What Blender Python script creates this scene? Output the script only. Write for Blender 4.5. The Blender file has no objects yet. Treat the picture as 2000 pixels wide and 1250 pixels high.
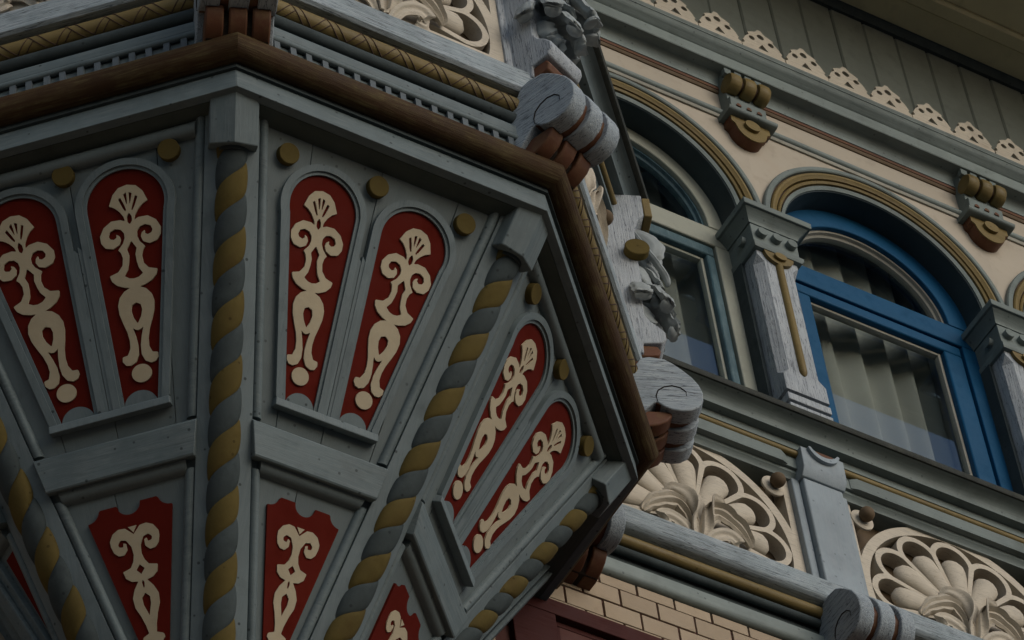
import bpy, bmesh, math, random
import numpy as np
from mathutils import Matrix, Vector
random.seed(7)
C = bpy.context.scene.collection
S = 2.0                                   # metres per modelling unit (one unit = apothem of the turret)
PI = math.pi

# ------------------------------------------------------------------ camera
F_PX = 7969.633908838655                  # focal length in pixels of a 2000 px wide frame
CAM = (-2.98822913, -5.37633921, -7.20640557)
RX = (0.8631019259162931, -0.4967013390651763, -0.09133917697486965)
RY = (0.3370335834528862, 0.7011887945042172, -0.6282854749925619)
RZ = (0.37611624413802214, 0.5114900333658355, 0.772602431178497)
cd = bpy.data.cameras.new('camera')
cam = bpy.data.objects.new('camera', cd); C.objects.link(cam)
cd.sensor_width = 36.0; cd.sensor_fit = 'HORIZONTAL'
cd.lens = 36.0*F_PX/2000.0
cd.clip_start = 0.1; cd.clip_end = 3000
m = Matrix((RX, tuple(-v for v in RY), tuple(-v for v in RZ))).transposed().to_4x4()
m.translation = Vector(CAM)*S
cam.matrix_world = m
bpy.context.scene.camera = cam

# ------------------------------------------------------------------ sky, sun, exposure
w = bpy.data.worlds.new('World'); bpy.context.scene.world = w; w.use_nodes = True
nt = w.node_tree; nt.nodes.clear()
sun_dir = Vector((0.30, -0.85, 0.40)).normalized()      # towards the sun
el = math.asin(sun_dir.z); az = math.atan2(sun_dir.x, sun_dir.y)
sky = nt.nodes.new('ShaderNodeTexSky'); sky.sky_type = 'NISHITA'; sky.sun_disc = False
sky.sun_elevation = el; sky.sun_rotation = az; sky.dust_density = 1.2; sky.air_density = 1.0
hs = nt.nodes.new('ShaderNodeHueSaturation'); hs.inputs['Saturation'].default_value = 0.72
bg = nt.nodes.new('ShaderNodeBackground'); bg.inputs['Strength'].default_value = 0.10
ow = nt.nodes.new('ShaderNodeOutputWorld')
nt.links.new(sky.outputs[0], hs.inputs['Color']); nt.links.new(hs.outputs[0], bg.inputs['Color']); nt.links.new(bg.outputs[0], ow.inputs['Surface'])
sl = bpy.data.lights.new('sun', 'SUN'); sl.energy = 0.9; sl.angle = math.radians(40); sl.color = (1.0, 0.95, 0.87)
so = bpy.data.objects.new('sun', sl); C.objects.link(so)
so.rotation_euler = sun_dir.to_track_quat('Z', 'Y').to_euler(); so.location = (0, 0, 60)
vs = bpy.context.scene.view_settings
vs.view_transform = 'Standard'; vs.look = 'None'; vs.gamma = 1.0; vs.use_curve_mapping = False
vs.exposure = 0.12
bpy.context.scene.cycles.max_bounces = 6

# ------------------------------------------------------------------ materials
def nodes(mat):
    mat.use_nodes = True; t = mat.node_tree; t.nodes.clear()
    return t, t.nodes.new, t.links.new
def mixc(t, a, b, fac, mode='MIX'):
    n = t.nodes.new('ShaderNodeMix'); n.data_type = 'RGBA'; n.blend_type = mode
    for sock, v in ((n.inputs['A'], a), (n.inputs['B'], b)):
        if isinstance(v, tuple): sock.default_value = (*v, 1)
        else: t.links.new(v, sock)
    if isinstance(fac, (int, float)): n.inputs['Factor'].default_value = fac
    else: t.links.new(fac, n.inputs['Factor'])
    return n.outputs['Result']
def ramp(t, src, a, b, va=0.0, vb=1.0):
    n = t.nodes.new('ShaderNodeMapRange'); n.inputs['From Min'].default_value = a; n.inputs['From Max'].default_value = b
    n.inputs['To Min'].default_value = va; n.inputs['To Max'].default_value = vb
    t.links.new(src, n.inputs['Value']); return n.outputs['Result']
def paint(name, base, dirt=None, wear=None, wear_amt=0.0, grain=(1, 1, 1), rough=0.55, bump=0.25, nails=0.0, var=0.18, cracks=0.0, spec=.2, streak=0.0, rnd=0.0):
    """painted timber: blotchy paint, grain streaks along one axis, worn patches, nail heads, fine relief"""
    mat = bpy.data.materials.new(name); t, N, L = nodes(mat)
    out = N('ShaderNodeOutputMaterial'); p = N('ShaderNodeBsdfPrincipled'); L(p.outputs[0], out.inputs[0])
    tc = N('ShaderNodeTexCoord'); oi = N('ShaderNodeObjectInfo')
    off = N('ShaderNodeVectorMath'); off.operation = 'SCALE'; off.inputs[0].default_value = (13.1, 7.7, 9.3); L(oi.outputs['Random'], off.inputs['Scale'])
    add = N('ShaderNodeVectorMath'); add.operation = 'ADD'; L(tc.outputs['Object'], add.inputs[0]); L(off.outputs[0], add.inputs[1])
    def noise(scale, detail=5, stretch=(1, 1, 1), rough_=0.6):
        mp = N('ShaderNodeMapping'); mp.inputs['Scale'].default_value = stretch; L(add.outputs[0], mp.inputs[0])
        n = N('ShaderNodeTexNoise'); n.inputs['Scale'].default_value = scale; n.inputs['Detail'].default_value = detail; n.inputs['Roughness'].default_value = rough_
        L(mp.outputs[0], n.inputs['Vector']); return n.outputs['Fac']
    big = noise(2.2, 4); med = noise(9, 6); fib = noise(4.5, 7, grain, 0.72)
    dark = tuple(v*(1-var) for v in base); light = tuple(min(1, v*(1+var)) for v in base)
    col = mixc(t, dark, light, ramp(t, big, .3, .7))
    col = mixc(t, col, tuple(v*.72 for v in base), ramp(t, med, .55, .75, 0, .55))
    if streak: col = mixc(t, col, tuple(v*.55 for v in base), ramp(t, fib, .52, .72, 0, streak))
    if wear: 
        wm = N('ShaderNodeMath'); wm.operation = 'MULTIPLY'; L(ramp(t, fib, .42, .62), wm.inputs[0]); L(ramp(t, med, .35, .65), wm.inputs[1])
        wm2 = N('ShaderNodeMath'); wm2.operation = 'MULTIPLY'; L(wm.outputs[0], wm2.inputs[0]); wm2.inputs[1].default_value = wear_amt
        col = mixc(t, col, wear, wm2.outputs[0])
    if dirt: col = mixc(t, col, dirt, ramp(t, noise(5.5, 8), .56, .74, 0, .5))
    if rnd: col = mixc(t, col, tuple(v*(1-rnd) for v in base), ramp(t, oi.outputs['Random'], 0, 1, 0, .8))
    hgt = fib
    if cracks:
        ck = noise(3.0, 3, tuple(g*1.2 for g in grain), .5)
        ckm = N('ShaderNodeMath'); ckm.operation = 'ABSOLUTE'; s_ = N('ShaderNodeMath'); s_.operation = 'SUBTRACT'; s_.inputs[1].default_value = .5; L(ck, s_.inputs[0]); L(s_.outputs[0], ckm.inputs[0])
        cf = ramp(t, ckm.outputs[0], 0.002, .020, cracks, 0)
        col = mixc(t, col, (.02, .022, .03), cf)
    if nails:
        vo = N('ShaderNodeTexVoronoi'); vo.inputs['Scale'].default_value = 15; L(add.outputs[0], vo.inputs['Vector'])
        lt = ramp(t, vo.outputs['Distance'], .075, .125, nails, 0)
        col = mixc(t, col, tuple(v*.25 for v in base), lt)
    L(col, p.inputs['Base Color'])
    rr = ramp(t, med, .3, .7, max(.1, rough-.12), min(1, rough+.15)); L(rr, p.inputs['Roughness'])
    p.inputs['Specular IOR Level'].default_value = spec
    bp = N('ShaderNodeBump'); bp.inputs['Strength'].default_value = bump; bp.inputs['Distance'].default_value = .010; L(hgt, bp.inputs['Height']); L(bp.outputs[0], p.inputs['Normal'])
    return mat
GX = (1, 14, 14); GZ = (14, 14, 1); GY = (14, 1, 14)
M = {}
BLUE = (.108, .138, .146)
M['blue'] = paint('blue_grey_paint', BLUE, dirt=(.070, .084, .080), wear=(.21, .24, .245), wear_amt=.45, grain=GX, nails=.8, streak=.3)
M['blue_z'] = paint('blue_grey_paint_upright', BLUE, dirt=(.075, .09, .09), wear=(.22, .25, .26), wear_amt=.45, grain=GZ, nails=.8, streak=.3)
M['cornice'] = paint('grey_green_cornice_paint', (.190, .225, .215), dirt=(.10, .12, .11), wear=(.27, .30, .30), wear_amt=.3, grain=GX, nails=.5, streak=.3)
M['wallblue'] = paint('grey_sill_paint', (.150, .180, .172), dirt=(.075, .088, .08), wear=(.22, .25, .25), wear_amt=.4, grain=GX, nails=.5, streak=.35)
M['post'] = paint('grey_post_paint', (.255, .300, .330), dirt=(.13, .15, .16), wear=(.34, .37, .40), wear_amt=.5, grain=GZ, nails=.5, streak=.3)
M['panel'] = paint('grey_green_board_paint', (.122, .149, .154), dirt=(.088, .102, .096), wear=(.17, .20, .21), wear_amt=.35, grain=GY, nails=.6, var=.14, streak=.16, rnd=.16)
M['trim'] = paint('grey_trim_paint', (.122, .153, .162), dirt=(.062, .078, .08), wear=(.20, .23, .245), wear_amt=.4, grain=GY, nails=.9, streak=.2)
M['weather'] = paint('weathered_blue_grey_timber', (.265, .312, .335), dirt=(.12, .14, .15), wear=(.48, .52, .56), wear_amt=.7, grain=(1, 22, 22), bump=.6, cracks=.8, rough=.75, streak=.45, var=.2)
M['weather_z'] = paint('weathered_upright_timber', (.34, .37, .40), dirt=(.16, .18, .19), wear=(.55, .58, .60), wear_amt=.6, grain=(22, 22, 1), bump=.6, cracks=.8, rough=.75, streak=.4, var=.2)
M['weather_y'] = paint('weathered_bracket_timber', (.30, .345, .38), dirt=(.13, .15, .16), wear=(.48, .52, .54), wear_amt=.6, grain=(22, 1, 22), bump=.7, cracks=.9, rough=.75, streak=.45, var=.2)
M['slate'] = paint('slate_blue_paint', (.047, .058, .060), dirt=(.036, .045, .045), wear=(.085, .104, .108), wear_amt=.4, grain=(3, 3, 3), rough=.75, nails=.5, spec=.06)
M['gold'] = paint('ochre_gold_paint', (.165, .120, .044), dirt=(.10, .06, .03), wear=(.22, .165, .07), wear_amt=.3, grain=GX, rough=.5, nails=.5, streak=.2)
M['gold_r'] = paint('ochre_gold_paint_strand', (.094, .070, .023), dirt=(.070, .046, .018), wear=(.125, .098, .034), wear_amt=.4, grain=(3, 3, 3), rough=.75, nails=.5, spec=.06)
M['brown'] = paint('brown_torus_paint', (.046, .025, .012), dirt=(.030, .016, .009), wear=(.118, .094, .044), wear_amt=.85, grain=(1, 16, 16), rough=.65, streak=.6, bump=.5, spec=.1)
M['dkbrown'] = paint('dark_brown_paint', (.070, .040, .026), dirt=(.04, .025, .018), wear=(.12, .08, .05), wear_amt=.3, grain=GX, rough=.6)
M['rust'] = paint('red_brown_paint', (.105, .042, .022), dirt=(.06, .03, .02), wear=(.17, .11, .05), wear_amt=.4, grain=(4, 4, 4), rough=.55)
M['red'] = paint('oxide_red_paint', (.092, .0095, .0055), dirt=(.095, .008, .005), grain=(4, 4, 4), rough=.7, bump=.1, var=.1, spec=.04)
M['cream_orn'] = paint('cream_ornament_paint', (.40, .335, .230), dirt=(.33, .275, .18), grain=(4, 4, 4), rough=.65, bump=.2, var=.12, wear=(.47, .41, .30), wear_amt=.4)
M['cream'] = paint('cream_fretwork_paint', (.50, .445, .36), dirt=(.38, .32, .24), wear=(.62, .55, .45), wear_amt=.3, grain=GX, rough=.65, bump=.3, var=.1, cracks=.25)
M['cream_wall'] = paint('cream_wall_paint', (.425, .375, .305), dirt=(.41, .34, .265), grain=(2, 2, 2), rough=.7, bump=.12, var=.06)
M['umber'] = paint('umber_backing_paint', (.115, .080, .048), dirt=(.07, .05, .03), grain=(4, 4, 4), rough=.7)
M['navy'] = paint('dark_reveal_paint', (.035, .050, .055), grain=GX, rough=.45, bump=.1)
M['bluef'] = paint('bright_blue_gloss_paint', (.006, .066, .150), grain=GX, rough=.5, bump=.05, var=.07, spec=.12)
M['palef'] = paint('pale_sage_frame_paint', (.30, .31, .26), dirt=(.22, .23, .19), grain=GX, rough=.5, bump=.12, var=.08)
M['teal'] = paint('faded_teal_sash_paint', (.050, .098, .118), dirt=(.04, .07, .08), wear=(.2, .28, .3), wear_amt=.4, grain=(8, 8, 2), rough=.5)
M['bead'] = paint('pale_glazing_bead', (.27, .26, .22), grain=GX, rough=.6)
M['brick'] = paint('buff_painted_brick', (.40, .315, .225), dirt=(.33, .25, .18), grain=(2, 2, 2), rough=.75, bump=.35, var=.10, rnd=.22)
M['mortar'] = paint('maroon_joint_paint', (.085, .035, .030), grain=(4, 4, 4), rough=.8)
M['maroon'] = paint('maroon_window_paint', (.052, .0145, .0125), dirt=(.045, .014, .013), wear=(.3, .2, .2), wear_amt=.06, grain=GX, rough=.6, bump=.1, spec=.08)
M['olive'] = paint('olive_soffit_paint', (.66, .58, .36), dirt=(.60, .52, .31), grain=GX, rough=.6, bump=.1, var=.07)
M['frieze'] = paint('grey_green_frieze_paint', (.170, .188, .168), dirt=(.15, .16, .135), grain=GZ, rough=.55, bump=.12, var=.1, rnd=.1)
M['lead'] = paint('blackened_flashing', (.028, .032, .028), dirt=(.10, .10, .07), wear=(.20, .19, .15), wear_amt=.12, grain=(5, 5, 5), rough=.7, bump=.6)
M['carve'] = paint('pale_grey_carving_paint', (.27, .30, .305), dirt=(.15, .17, .17), wear=(.42, .44, .44), wear_amt=.4, grain=(3, 3, 3), rough=.6, bump=.3)
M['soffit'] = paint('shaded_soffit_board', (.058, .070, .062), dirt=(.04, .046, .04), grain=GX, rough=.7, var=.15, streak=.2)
M['dentil'] = paint('grey_dentil_paint', (.090, .108, .120), dirt=(.08, .10, .11), wear=(.2, .23, .25), wear_amt=.3, grain=GZ, streak=.3)
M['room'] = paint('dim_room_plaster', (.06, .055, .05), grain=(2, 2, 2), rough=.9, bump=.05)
M['black'] = paint('dark_groove', (.02, .014, .010), grain=(4, 4, 4), rough=.9)
def ground_mat():
    mat = bpy.data.materials.new('street_paving'); t, N, L = nodes(mat)
    out = N('ShaderNodeOutputMaterial'); p = N('ShaderNodeBsdfPrincipled'); L(p.outputs[0], out.inputs[0])
    tc = N('ShaderNodeTexCoord'); n = N('ShaderNodeTexNoise'); n.inputs['Scale'].default_value = .6; n.inputs['Detail'].default_value = 8; L(tc.outputs['Object'], n.inputs['Vector'])
    L(mixc(t, (.040, .039, .037), (.068, .066, .062), n.outputs['Fac']), p.inputs['Base Color']); p.inputs['Roughness'].default_value = .9
    return mat
M['ground'] = ground_mat()
def glass_mat():
    mat = bpy.data.materials.new('window_glass'); t, N, L = nodes(mat)
    out = N('ShaderNodeOutputMaterial'); mx = N('ShaderNodeMixShader'); L(mx.outputs[0], out.inputs[0])
    fr = N('ShaderNodeFresnel'); fr.inputs['IOR'].default_value = 1.75
    ge = N('ShaderNodeNewGeometry'); iv = N('ShaderNodeMath'); iv.operation = 'SUBTRACT'; iv.inputs[0].default_value = 1; L(ge.outputs['Backfacing'], iv.inputs[1])
    mu = N('ShaderNodeMath'); mu.operation = 'MULTIPLY'; L(fr.outputs[0], mu.inputs[0]); L(iv.outputs[0], mu.inputs[1]); L(mu.outputs[0], mx.inputs['Fac'])
    tr = N('ShaderNodeBsdfTransparent'); tr.inputs['Color'].default_value = (.90, .92, .91, 1)
    gl = N('ShaderNodeBsdfGlossy'); gl.inputs['Roughness'].default_value = .01; gl.inputs['Color'].default_value = (.46, .69, 1.0, 1)
    L(tr.outputs[0], mx.inputs[1]); L(gl.outputs[0], mx.inputs[2])
    return mat
M['glass'] = glass_mat()
def curtain_mat(lace):
    mat = bpy.data.materials.new('curtain_lace' if lace else 'curtain_cloth'); t, N, L = nodes(mat)
    out = N('ShaderNodeOutputMaterial'); df = N('ShaderNodeBsdfDiffuse'); tl = N('ShaderNodeBsdfTranslucent'); mx = N('ShaderNodeMixShader'); mx.inputs[0].default_value = .25
    L(df.outputs[0], mx.inputs[1]); L(tl.outputs[0], mx.inputs[2]); L(mx.outputs[0], out.inputs[0])
    tc = N('ShaderNodeTexCoord'); col = (.62, .60, .54)
    n = N('ShaderNodeTexNoise'); n.inputs['Scale'].default_value = 3; L(tc.outputs['Object'], n.inputs['Vector'])
    c = mixc(t, (.36, .36, .33), (.48, .48, .44), n.outputs['Fac'])
    if lace:
        mp = N('ShaderNodeMapping'); mp.inputs['Scale'].default_value = (1, 1, .55); mp.inputs['Rotation'].default_value = (0, .7, 0); L(tc.outputs['Object'], mp.inputs[0])
        wv = N('ShaderNodeTexNoise'); wv.inputs['Scale'].default_value = 5; L(tc.outputs['Object'], wv.inputs['Vector'])
        ad = N('ShaderNodeVectorMath'); ad.operation = 'MULTIPLY_ADD'; ad.inputs[1].default_value = (.25, .25, .25); L(wv.outputs['Color'], ad.inputs[0]); L(mp.outputs[0], ad.inputs[2])
        vo = N('ShaderNodeTexVoronoi'); vo.inputs['Scale'].default_value = 7; L(ad.outputs[0], vo.inputs['Vector'])
        sp = N('ShaderNodeSeparateXYZ'); L(tc.outputs['Object'], sp.inputs[0])
        low = ramp(t, sp.outputs['Z'], 1.30*S, 1.18*S, 0, 1)
        lf = ramp(t, vo.outputs['Distance'], .27, .34, 1, 0)
        mm = N('ShaderNodeMath'); mm.operation = 'MULTIPLY'; L(lf, mm.inputs[0]); L(low, mm.inputs[1])
        c = mixc(t, c, (.11, .12, .14), mm.outputs[0])
    L(c, df.inputs[0]); L(c, tl.inputs[0])
    return mat
M['curtain'] = curtain_mat(False); M['lace'] = curtain_mat(True)

# ------------------------------------------------------------------ mesh helpers (all lengths in modelling units)
class MB:
    def __init__(s): s.v = []; s.f = []
    def add(s, vs, fs):
        n = len(s.v); s.v += [tuple(v) for v in vs]; s.f += [tuple(i+n for i in f) for f in fs]; return s
    def box(s, x0, x1, y0, y1, z0, z1):
        vs = [(x, y, z) for x in (x0, x1) for y in (y0, y1) for z in (z0, z1)]
        return s.add(vs, [(0, 1, 3, 2), (4, 6, 7, 5), (0, 4, 5, 1), (2, 3, 7, 6), (0, 2, 6, 4), (1, 5, 7, 3)])
    def fbox(s, x0, x1, D0, D1, z0, z1):                       # box with outward depth D = -y
        return s.box(x0, x1, -D1, -D0, z0, z1)
    def loft(s, rings, closed=True, caps=True):
        n = len(rings[0]); vs = [p for r in rings for p in r]; fs = []
        for i in range(len(rings)-1):
            for j in range(n if closed else n-1):
                k = (j+1) % n; fs.append((i*n+j, i*n+k, (i+1)*n+k, (i+1)*n+j))
        if caps:
            fs.append(tuple(range(n))); fs.append(tuple(reversed(range((len(rings)-1)*n, len(rings)*n))))
        return s.add(vs, fs)
    def prism(s, poly, a0, a1, fn):                            # poly of 2D points; fn(p, q, a) -> 3D
        return s.loft([[fn(p, q, a0) for p, q in poly], [fn(p, q, a1) for p, q in poly]])
    def xprism(s, poly, x0, x1):                               # poly in (D, z), extruded along x
        return s.prism(poly, x0, x1, lambda D, z, x: (x, -D, z))
    def zy(s, poly, D0, D1):                                   # poly in (x, z), extruded in depth
        return s.prism(poly, D0, D1, lambda x, z, D: (x, -D, z))
    def lathe(s, prof, o, axis='x', n=20):                     # prof (r, h)
        rings = []
        for r, h in prof:
            ring = []
            for k in range(n):
                a = 2*PI*k/n; c, d = r*math.cos(a), r*math.sin(a)
                ring.append({'x': (o[0]+h, o[1]+c, o[2]+d), 'y': (o[0]+c, o[1]+h, o[2]+d), 'z': (o[0]+c, o[1]+d, o[2]+h)}[axis])
            rings.append(ring)
        return s.loft(rings)
    def tube(s, pts, rad, n=8, flat=1.0, up=(0, 0, 1)):
        rings = []; pts = [Vector(p) for p in pts]; up = Vector(up)
        for i, p in enumerate(pts):
            d = (pts[min(i+1, len(pts)-1)]-pts[max(i-1, 0)]).normalized()
            e = d.cross(up); e = e.normalized() if e.length > 1e-6 else Vector((1, 0, 0)); g = e.cross(d)
            r = rad[i] if isinstance(rad, (list, tuple)) else rad
            rings.append([tuple(p+e*(r*math.cos(2*PI*k/n))+g*(r*flat*math.sin(2*PI*k/n))) for k in range(n)])
        return s.loft(rings)
    def mesh(s, name, smooth=35):
        me = bpy.data.meshes.new(name)
        me.from_pydata([(x*S, y*S, z*S) for x, y, z in s.v], [], s.f)
        bm = bmesh.new(); bm.from_mesh(me)
        bmesh.ops.remove_doubles(bm, verts=bm.verts, dist=1e-5)
        bmesh.ops.recalc_face_normals(bm, faces=bm.faces)
        bm.to_mesh(me); bm.free()
        if smooth:
            me.shade_smooth(); me.set_sharp_from_angle(angle=math.radians(smooth))
        return me
def link(name, me, mat, parent=None, matrix=None, bevel=0.0):
    o = bpy.data.objects.new(name, me); C.objects.link(o)
    if mat is not None and not me.materials: me.materials.append(mat)
    if parent is not None: o.parent = parent
    if matrix is not None: o.matrix_local = matrix
    if bevel:
        b = o.modifiers.new('edge', 'BEVEL'); b.width = bevel*S; b.segments = 2; b.limit_method = 'ANGLE'; b.angle_limit = math.radians(40)
    return o
def part(name, mb, mat, parent, matrix=None, bevel=0.0, smooth=35):
    return link(name, mb.mesh(name, smooth), M[mat], parent, matrix, bevel)
def thing(name, label, cat, loc=(0, 0, 0), rotz=0.0, group=None):
    o = bpy.data.objects.new(name, None); C.objects.link(o); o.empty_display_size = .1
    o.matrix_world = Matrix.Translation(Vector(loc)*S) @ Matrix.Rotation(rotz, 4, 'Z')
    o['label'] = label; o['category'] = cat
    if group: o['group'] = group
    return o
def copy_tree(o, parent=None):
    c = o.copy(); C.objects.link(c)
    if parent is not None: c.parent = parent
    for ch in list(o.children): copy_tree(ch, c)
    return c
def dup(root, label, loc, rotz=0.0):
    r = copy_tree(root); r['label'] = label
    r.matrix_world = Matrix.Translation(Vector(loc)*S) @ Matrix.Rotation(rotz, 4, 'Z')
    return r

# ---- iso-contoured flat shapes: union of signed distances, cut to clean outlines with real thickness
def sd_circle(X, Y, cx, cy, r): return np.hypot(X-cx, Y-cy)-r
def sd_seg(X, Y, a, b, ra, rb=None):
    rb = ra if rb is None else rb
    dx, dy = b[0]-a[0], b[1]-a[1]; L2 = dx*dx+dy*dy+1e-12
    t = np.clip(((X-a[0])*dx+(Y-a[1])*dy)/L2, 0, 1)
    return np.hypot(X-a[0]-t*dx, Y-a[1]-t*dy)-(ra+(rb-ra)*t)
def sd_poly(X, Y, pts):
    d = np.full(X.shape, 1e9); ins = np.zeros(X.shape, bool); n = len(pts)
    for i in range(n):
        a, b = pts[i], pts[(i+1) % n]
        d = np.minimum(d, sd_seg(X, Y, a, b, 0.0))
        c = (a[1] > Y) != (b[1] > Y)
        with np.errstate(divide='ignore', invalid='ignore'):
            xi = a[0]+(Y-a[1])*(b[0]-a[0])/((b[1]-a[1]) or 1e-12)
        ins ^= c & (X < xi)
    return np.where(ins, -d, d)
def sd_box(X, Y, x0, x1, y0, y1):
    return np.maximum(np.maximum(x0-X, X-x1), np.maximum(y0-Y, Y-y1))
def iso(mb, fn, x0, x1, y0, y1, h, w0, w1, to3):
    """solid plate between depths w0 (back) and w1 (front) wherever fn < 0"""
    nx = int(math.ceil((x1-x0)/h))+1; ny = int(math.ceil((y1-y0)/h))+1
    xs = np.linspace(x0, x1, nx); ys = np.linspace(y0, y1, ny)
    X, Y = np.meshgrid(xs, ys); f = fn(X, Y)
    f[0, :] = np.maximum(f[0, :], 1e-4); f[-1, :] = np.maximum(f[-1, :], 1e-4); f[:, 0] = np.maximum(f[:, 0], 1e-4); f[:, -1] = np.maximum(f[:, -1], 1e-4)
    ins = f < 0; verts = []; faces = []; idx = {}
    def vid(key, x, y):
        if key not in idx: idx[key] = len(verts); verts.append((x, y))
        return idx[key]
    edges = []
    for j in range(ny-1):
        row = ins[j, :-1].astype(int)+ins[j, 1:]+ins[j+1, :-1]+ins[j+1, 1:]
        i = 0
        while i < nx-1:
            r = row[i]
            if r == 0: i += 1; continue
            if r == 4:
                k = i
                while k < nx-1 and row[k] == 4: k += 1
                bot = [vid((q, j), xs[q], ys[j]) for q in range(i, k+1)]; top = [vid((q, j+1), xs[q], ys[j+1]) for q in range(k, i-1, -1)]
                faces.append(tuple(bot+top)); i = k; continue
            cs = [(i, j), (i+1, j), (i+1, j+1), (i, j+1)]; poly = []; cross = []
            for a in range(4):
                p, q = cs[a], cs[(a+1) % 4]; fp, fq = f[p[1], p[0]], f[q[1], q[0]]
                if fp < 0: poly.append(vid(p, xs[p[0]], ys[p[1]]))
                if (fp < 0) != (fq < 0):
                    t = fp/(fp-fq); key = ('e', min(p, q), max(p, q))
                    v = vid(key, xs[p[0]]+t*(xs[q[0]]-xs[p[0]]), ys[p[1]]+t*(ys[q[1]]-ys[p[1]])); poly.append(v); cross.append((v, fp < 0))
            if len(poly) > 2: faces.append(tuple(poly))
            if len(cross) == 2: edges.append((cross[0][0], cross[1][0]))
            elif len(cross) == 4: edges += [(cross[0][0], cross[1][0]), (cross[2][0], cross[3][0])]
            i += 1
    n = len(verts)
    vs = [to3(x, y, w1) for x, y in verts]+[to3(x, y, w0) for x, y in verts]
    fs = list(faces)+[tuple(v+n for v in reversed(p)) for p in faces]+[(a, b, b+n, a+n) for a, b in edges]
    mb.add(vs, fs); return mb
FR = lambda x, z, D: (x, -D, z)                             # upright plates: (x, z, outward depth)
SLP = lambda u, v, w: (u, v, w)                             # sloping faces: local (u, v, w)

# ================================================================== ground
mb = MB(); mb.box(-300, 300, -300, 300, -8.02, -8.0); g = part('ground', mb, 'ground', None, smooth=0); g['kind'] = 'structure'

# ================================================================== house wall (right-hand front), with everything fixed flat on it
YW = .07                                                    # reference plane; depth D is measured outwards from it
wall = thing('house_wall', 'cream and grey ornamented house front running off right behind the turret', 'house wall', (0, YW, 0))
XL, XR = -3.6, 4.2
PX, PIT = 1.898, .8495                                      # post / pilaster axis and bay width
XW = [1.4735, 2.323, 3.1725]                                # window axes
ZC = 1.870                                                  # arch centre height
# --- bricks laid with recessed dark joints
mb = MB(); mb.fbox(-1.5, XR, -.25, .010, -1.6, .085)
brick_core = part('joint_bed', mb, 'mortar', wall, smooth=0)
mb = MB(); mb.fbox(XL, -1.5002, -.25, .012, -1.6, .085); part('plain_wall', mb, 'brick', wall, smooth=0)
BW, BH, JT = .1088, .0627, .0062
bm_ = MB(); bm_.fbox(-BW/2+JT/2, BW/2-JT/2, .004, .0155, -BH/2+JT/2, BH/2-JT/2); brick_me = bm_.mesh('brick', 0)
half_ = MB(); half_.fbox(-BW/2+JT/2, BW/2-JT/2, .004, .0155, -.0173, .0173); half_me = half_.mesh('brick_top', 0)
MW = (.872, 2.075, -.6, -.088)                              # maroon window: x0, x1, z0, z1
for r in range(0, 8):
    zc = .0603-BH/2-BH*(r-1) if r else .0603+.0175
    x = 1.2625+.5*BW+(.5*BW if r % 2 else 0)-6*BW
    while x < 2.75:
        if not (MW[0]-.5*BW < x < MW[1]+.5*BW and zc-BH/2 < MW[3]-.003) :
            o = link('brick', half_me if r == 0 else brick_me, M['brick'], wall, Matrix.Translation(Vector((x*S, random.uniform(-.0012, .0012)*S, zc*S))), .0012)
        x += BW
# clipped top course against the window board
cut_ = MB(); cut_.fbox(-BW/2+JT/2, BW/2-JT/2, .004, .0155, -.0085, .0085); cut_me = cut_.mesh('brick_cut', 0)
for k in range(-2, 8):
    link('brick', cut_me, M['brick'], wall, Matrix.Translation(Vector(((1.2625+k*BW)*S, 0, (-.0738)*S))), .0012)
for r in range(11, 19):                                     # bricks glimpsed left of the turret's foot
    zc = .0603-BH/2-BH*(r-1)
    for k in range(8):
        x = -.95+k*BW+(.5*BW if r % 2 else 0)
        if x < -.28: link('brick', brick_me, M['brick'], wall, Matrix.Translation(Vector((x*S, random.uniform(-.0012, .0012)*S, zc*S))), .0012)
mb = MB(); mb.fbox(XL, XR, -.25, .008, -8, -1.6002); part('lower_wall', mb, 'brick', wall, smooth=0)
# --- lower string moulding
def arc(cD, cz, r, a0, a1, n=8): return [(cD+r*math.cos(math.radians(a0+(a1-a0)*i/n)), cz+r*math.sin(math.radians(a0+(a1-a0)*i/n))) for i in range(n+1)]
X0 = XL
mb = MB(); mb.xprism([(-.02, .098), (.016, .098), (.0235, .0995), (.030, .1055), (.0325, .1145), (.0325, .146), (.012, .150), (-.02, .150)], X0, XR); part('fascia_moulding', mb, 'cornice', wall)
mb = MB(); mb.fbox(X0, XR, -.02, .012, .151, .24); part('moulding_backing', mb, 'slate', wall)
mb = MB(); mb.xprism(arc(.024, .198, .0125, -110, 110, 12), X0, XR); part('slate_roll', mb, 'slate', wall)
mb = MB(); mb.xprism(arc(.033, .2285, .0175, -110, 110, 14), X0, XR); part('gold_roll', mb, 'gold', wall)
mb = MB(); mb.xprism([(-.02, .2475), (.060, .2475), (.072, .2555), (.075, .262), (.075, .318), (.068, .326), (-.02, .326)], X0, XR); beam = part('bottom_beam', mb, 'weather', wall, bevel=.002)
# --- wall behind the carved panels
mb = MB(); mb.fbox(X0, XR, -.25, -.028, .085, .90); part('panel_backing_wall', mb, 'umber', wall, smooth=0)
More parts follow.
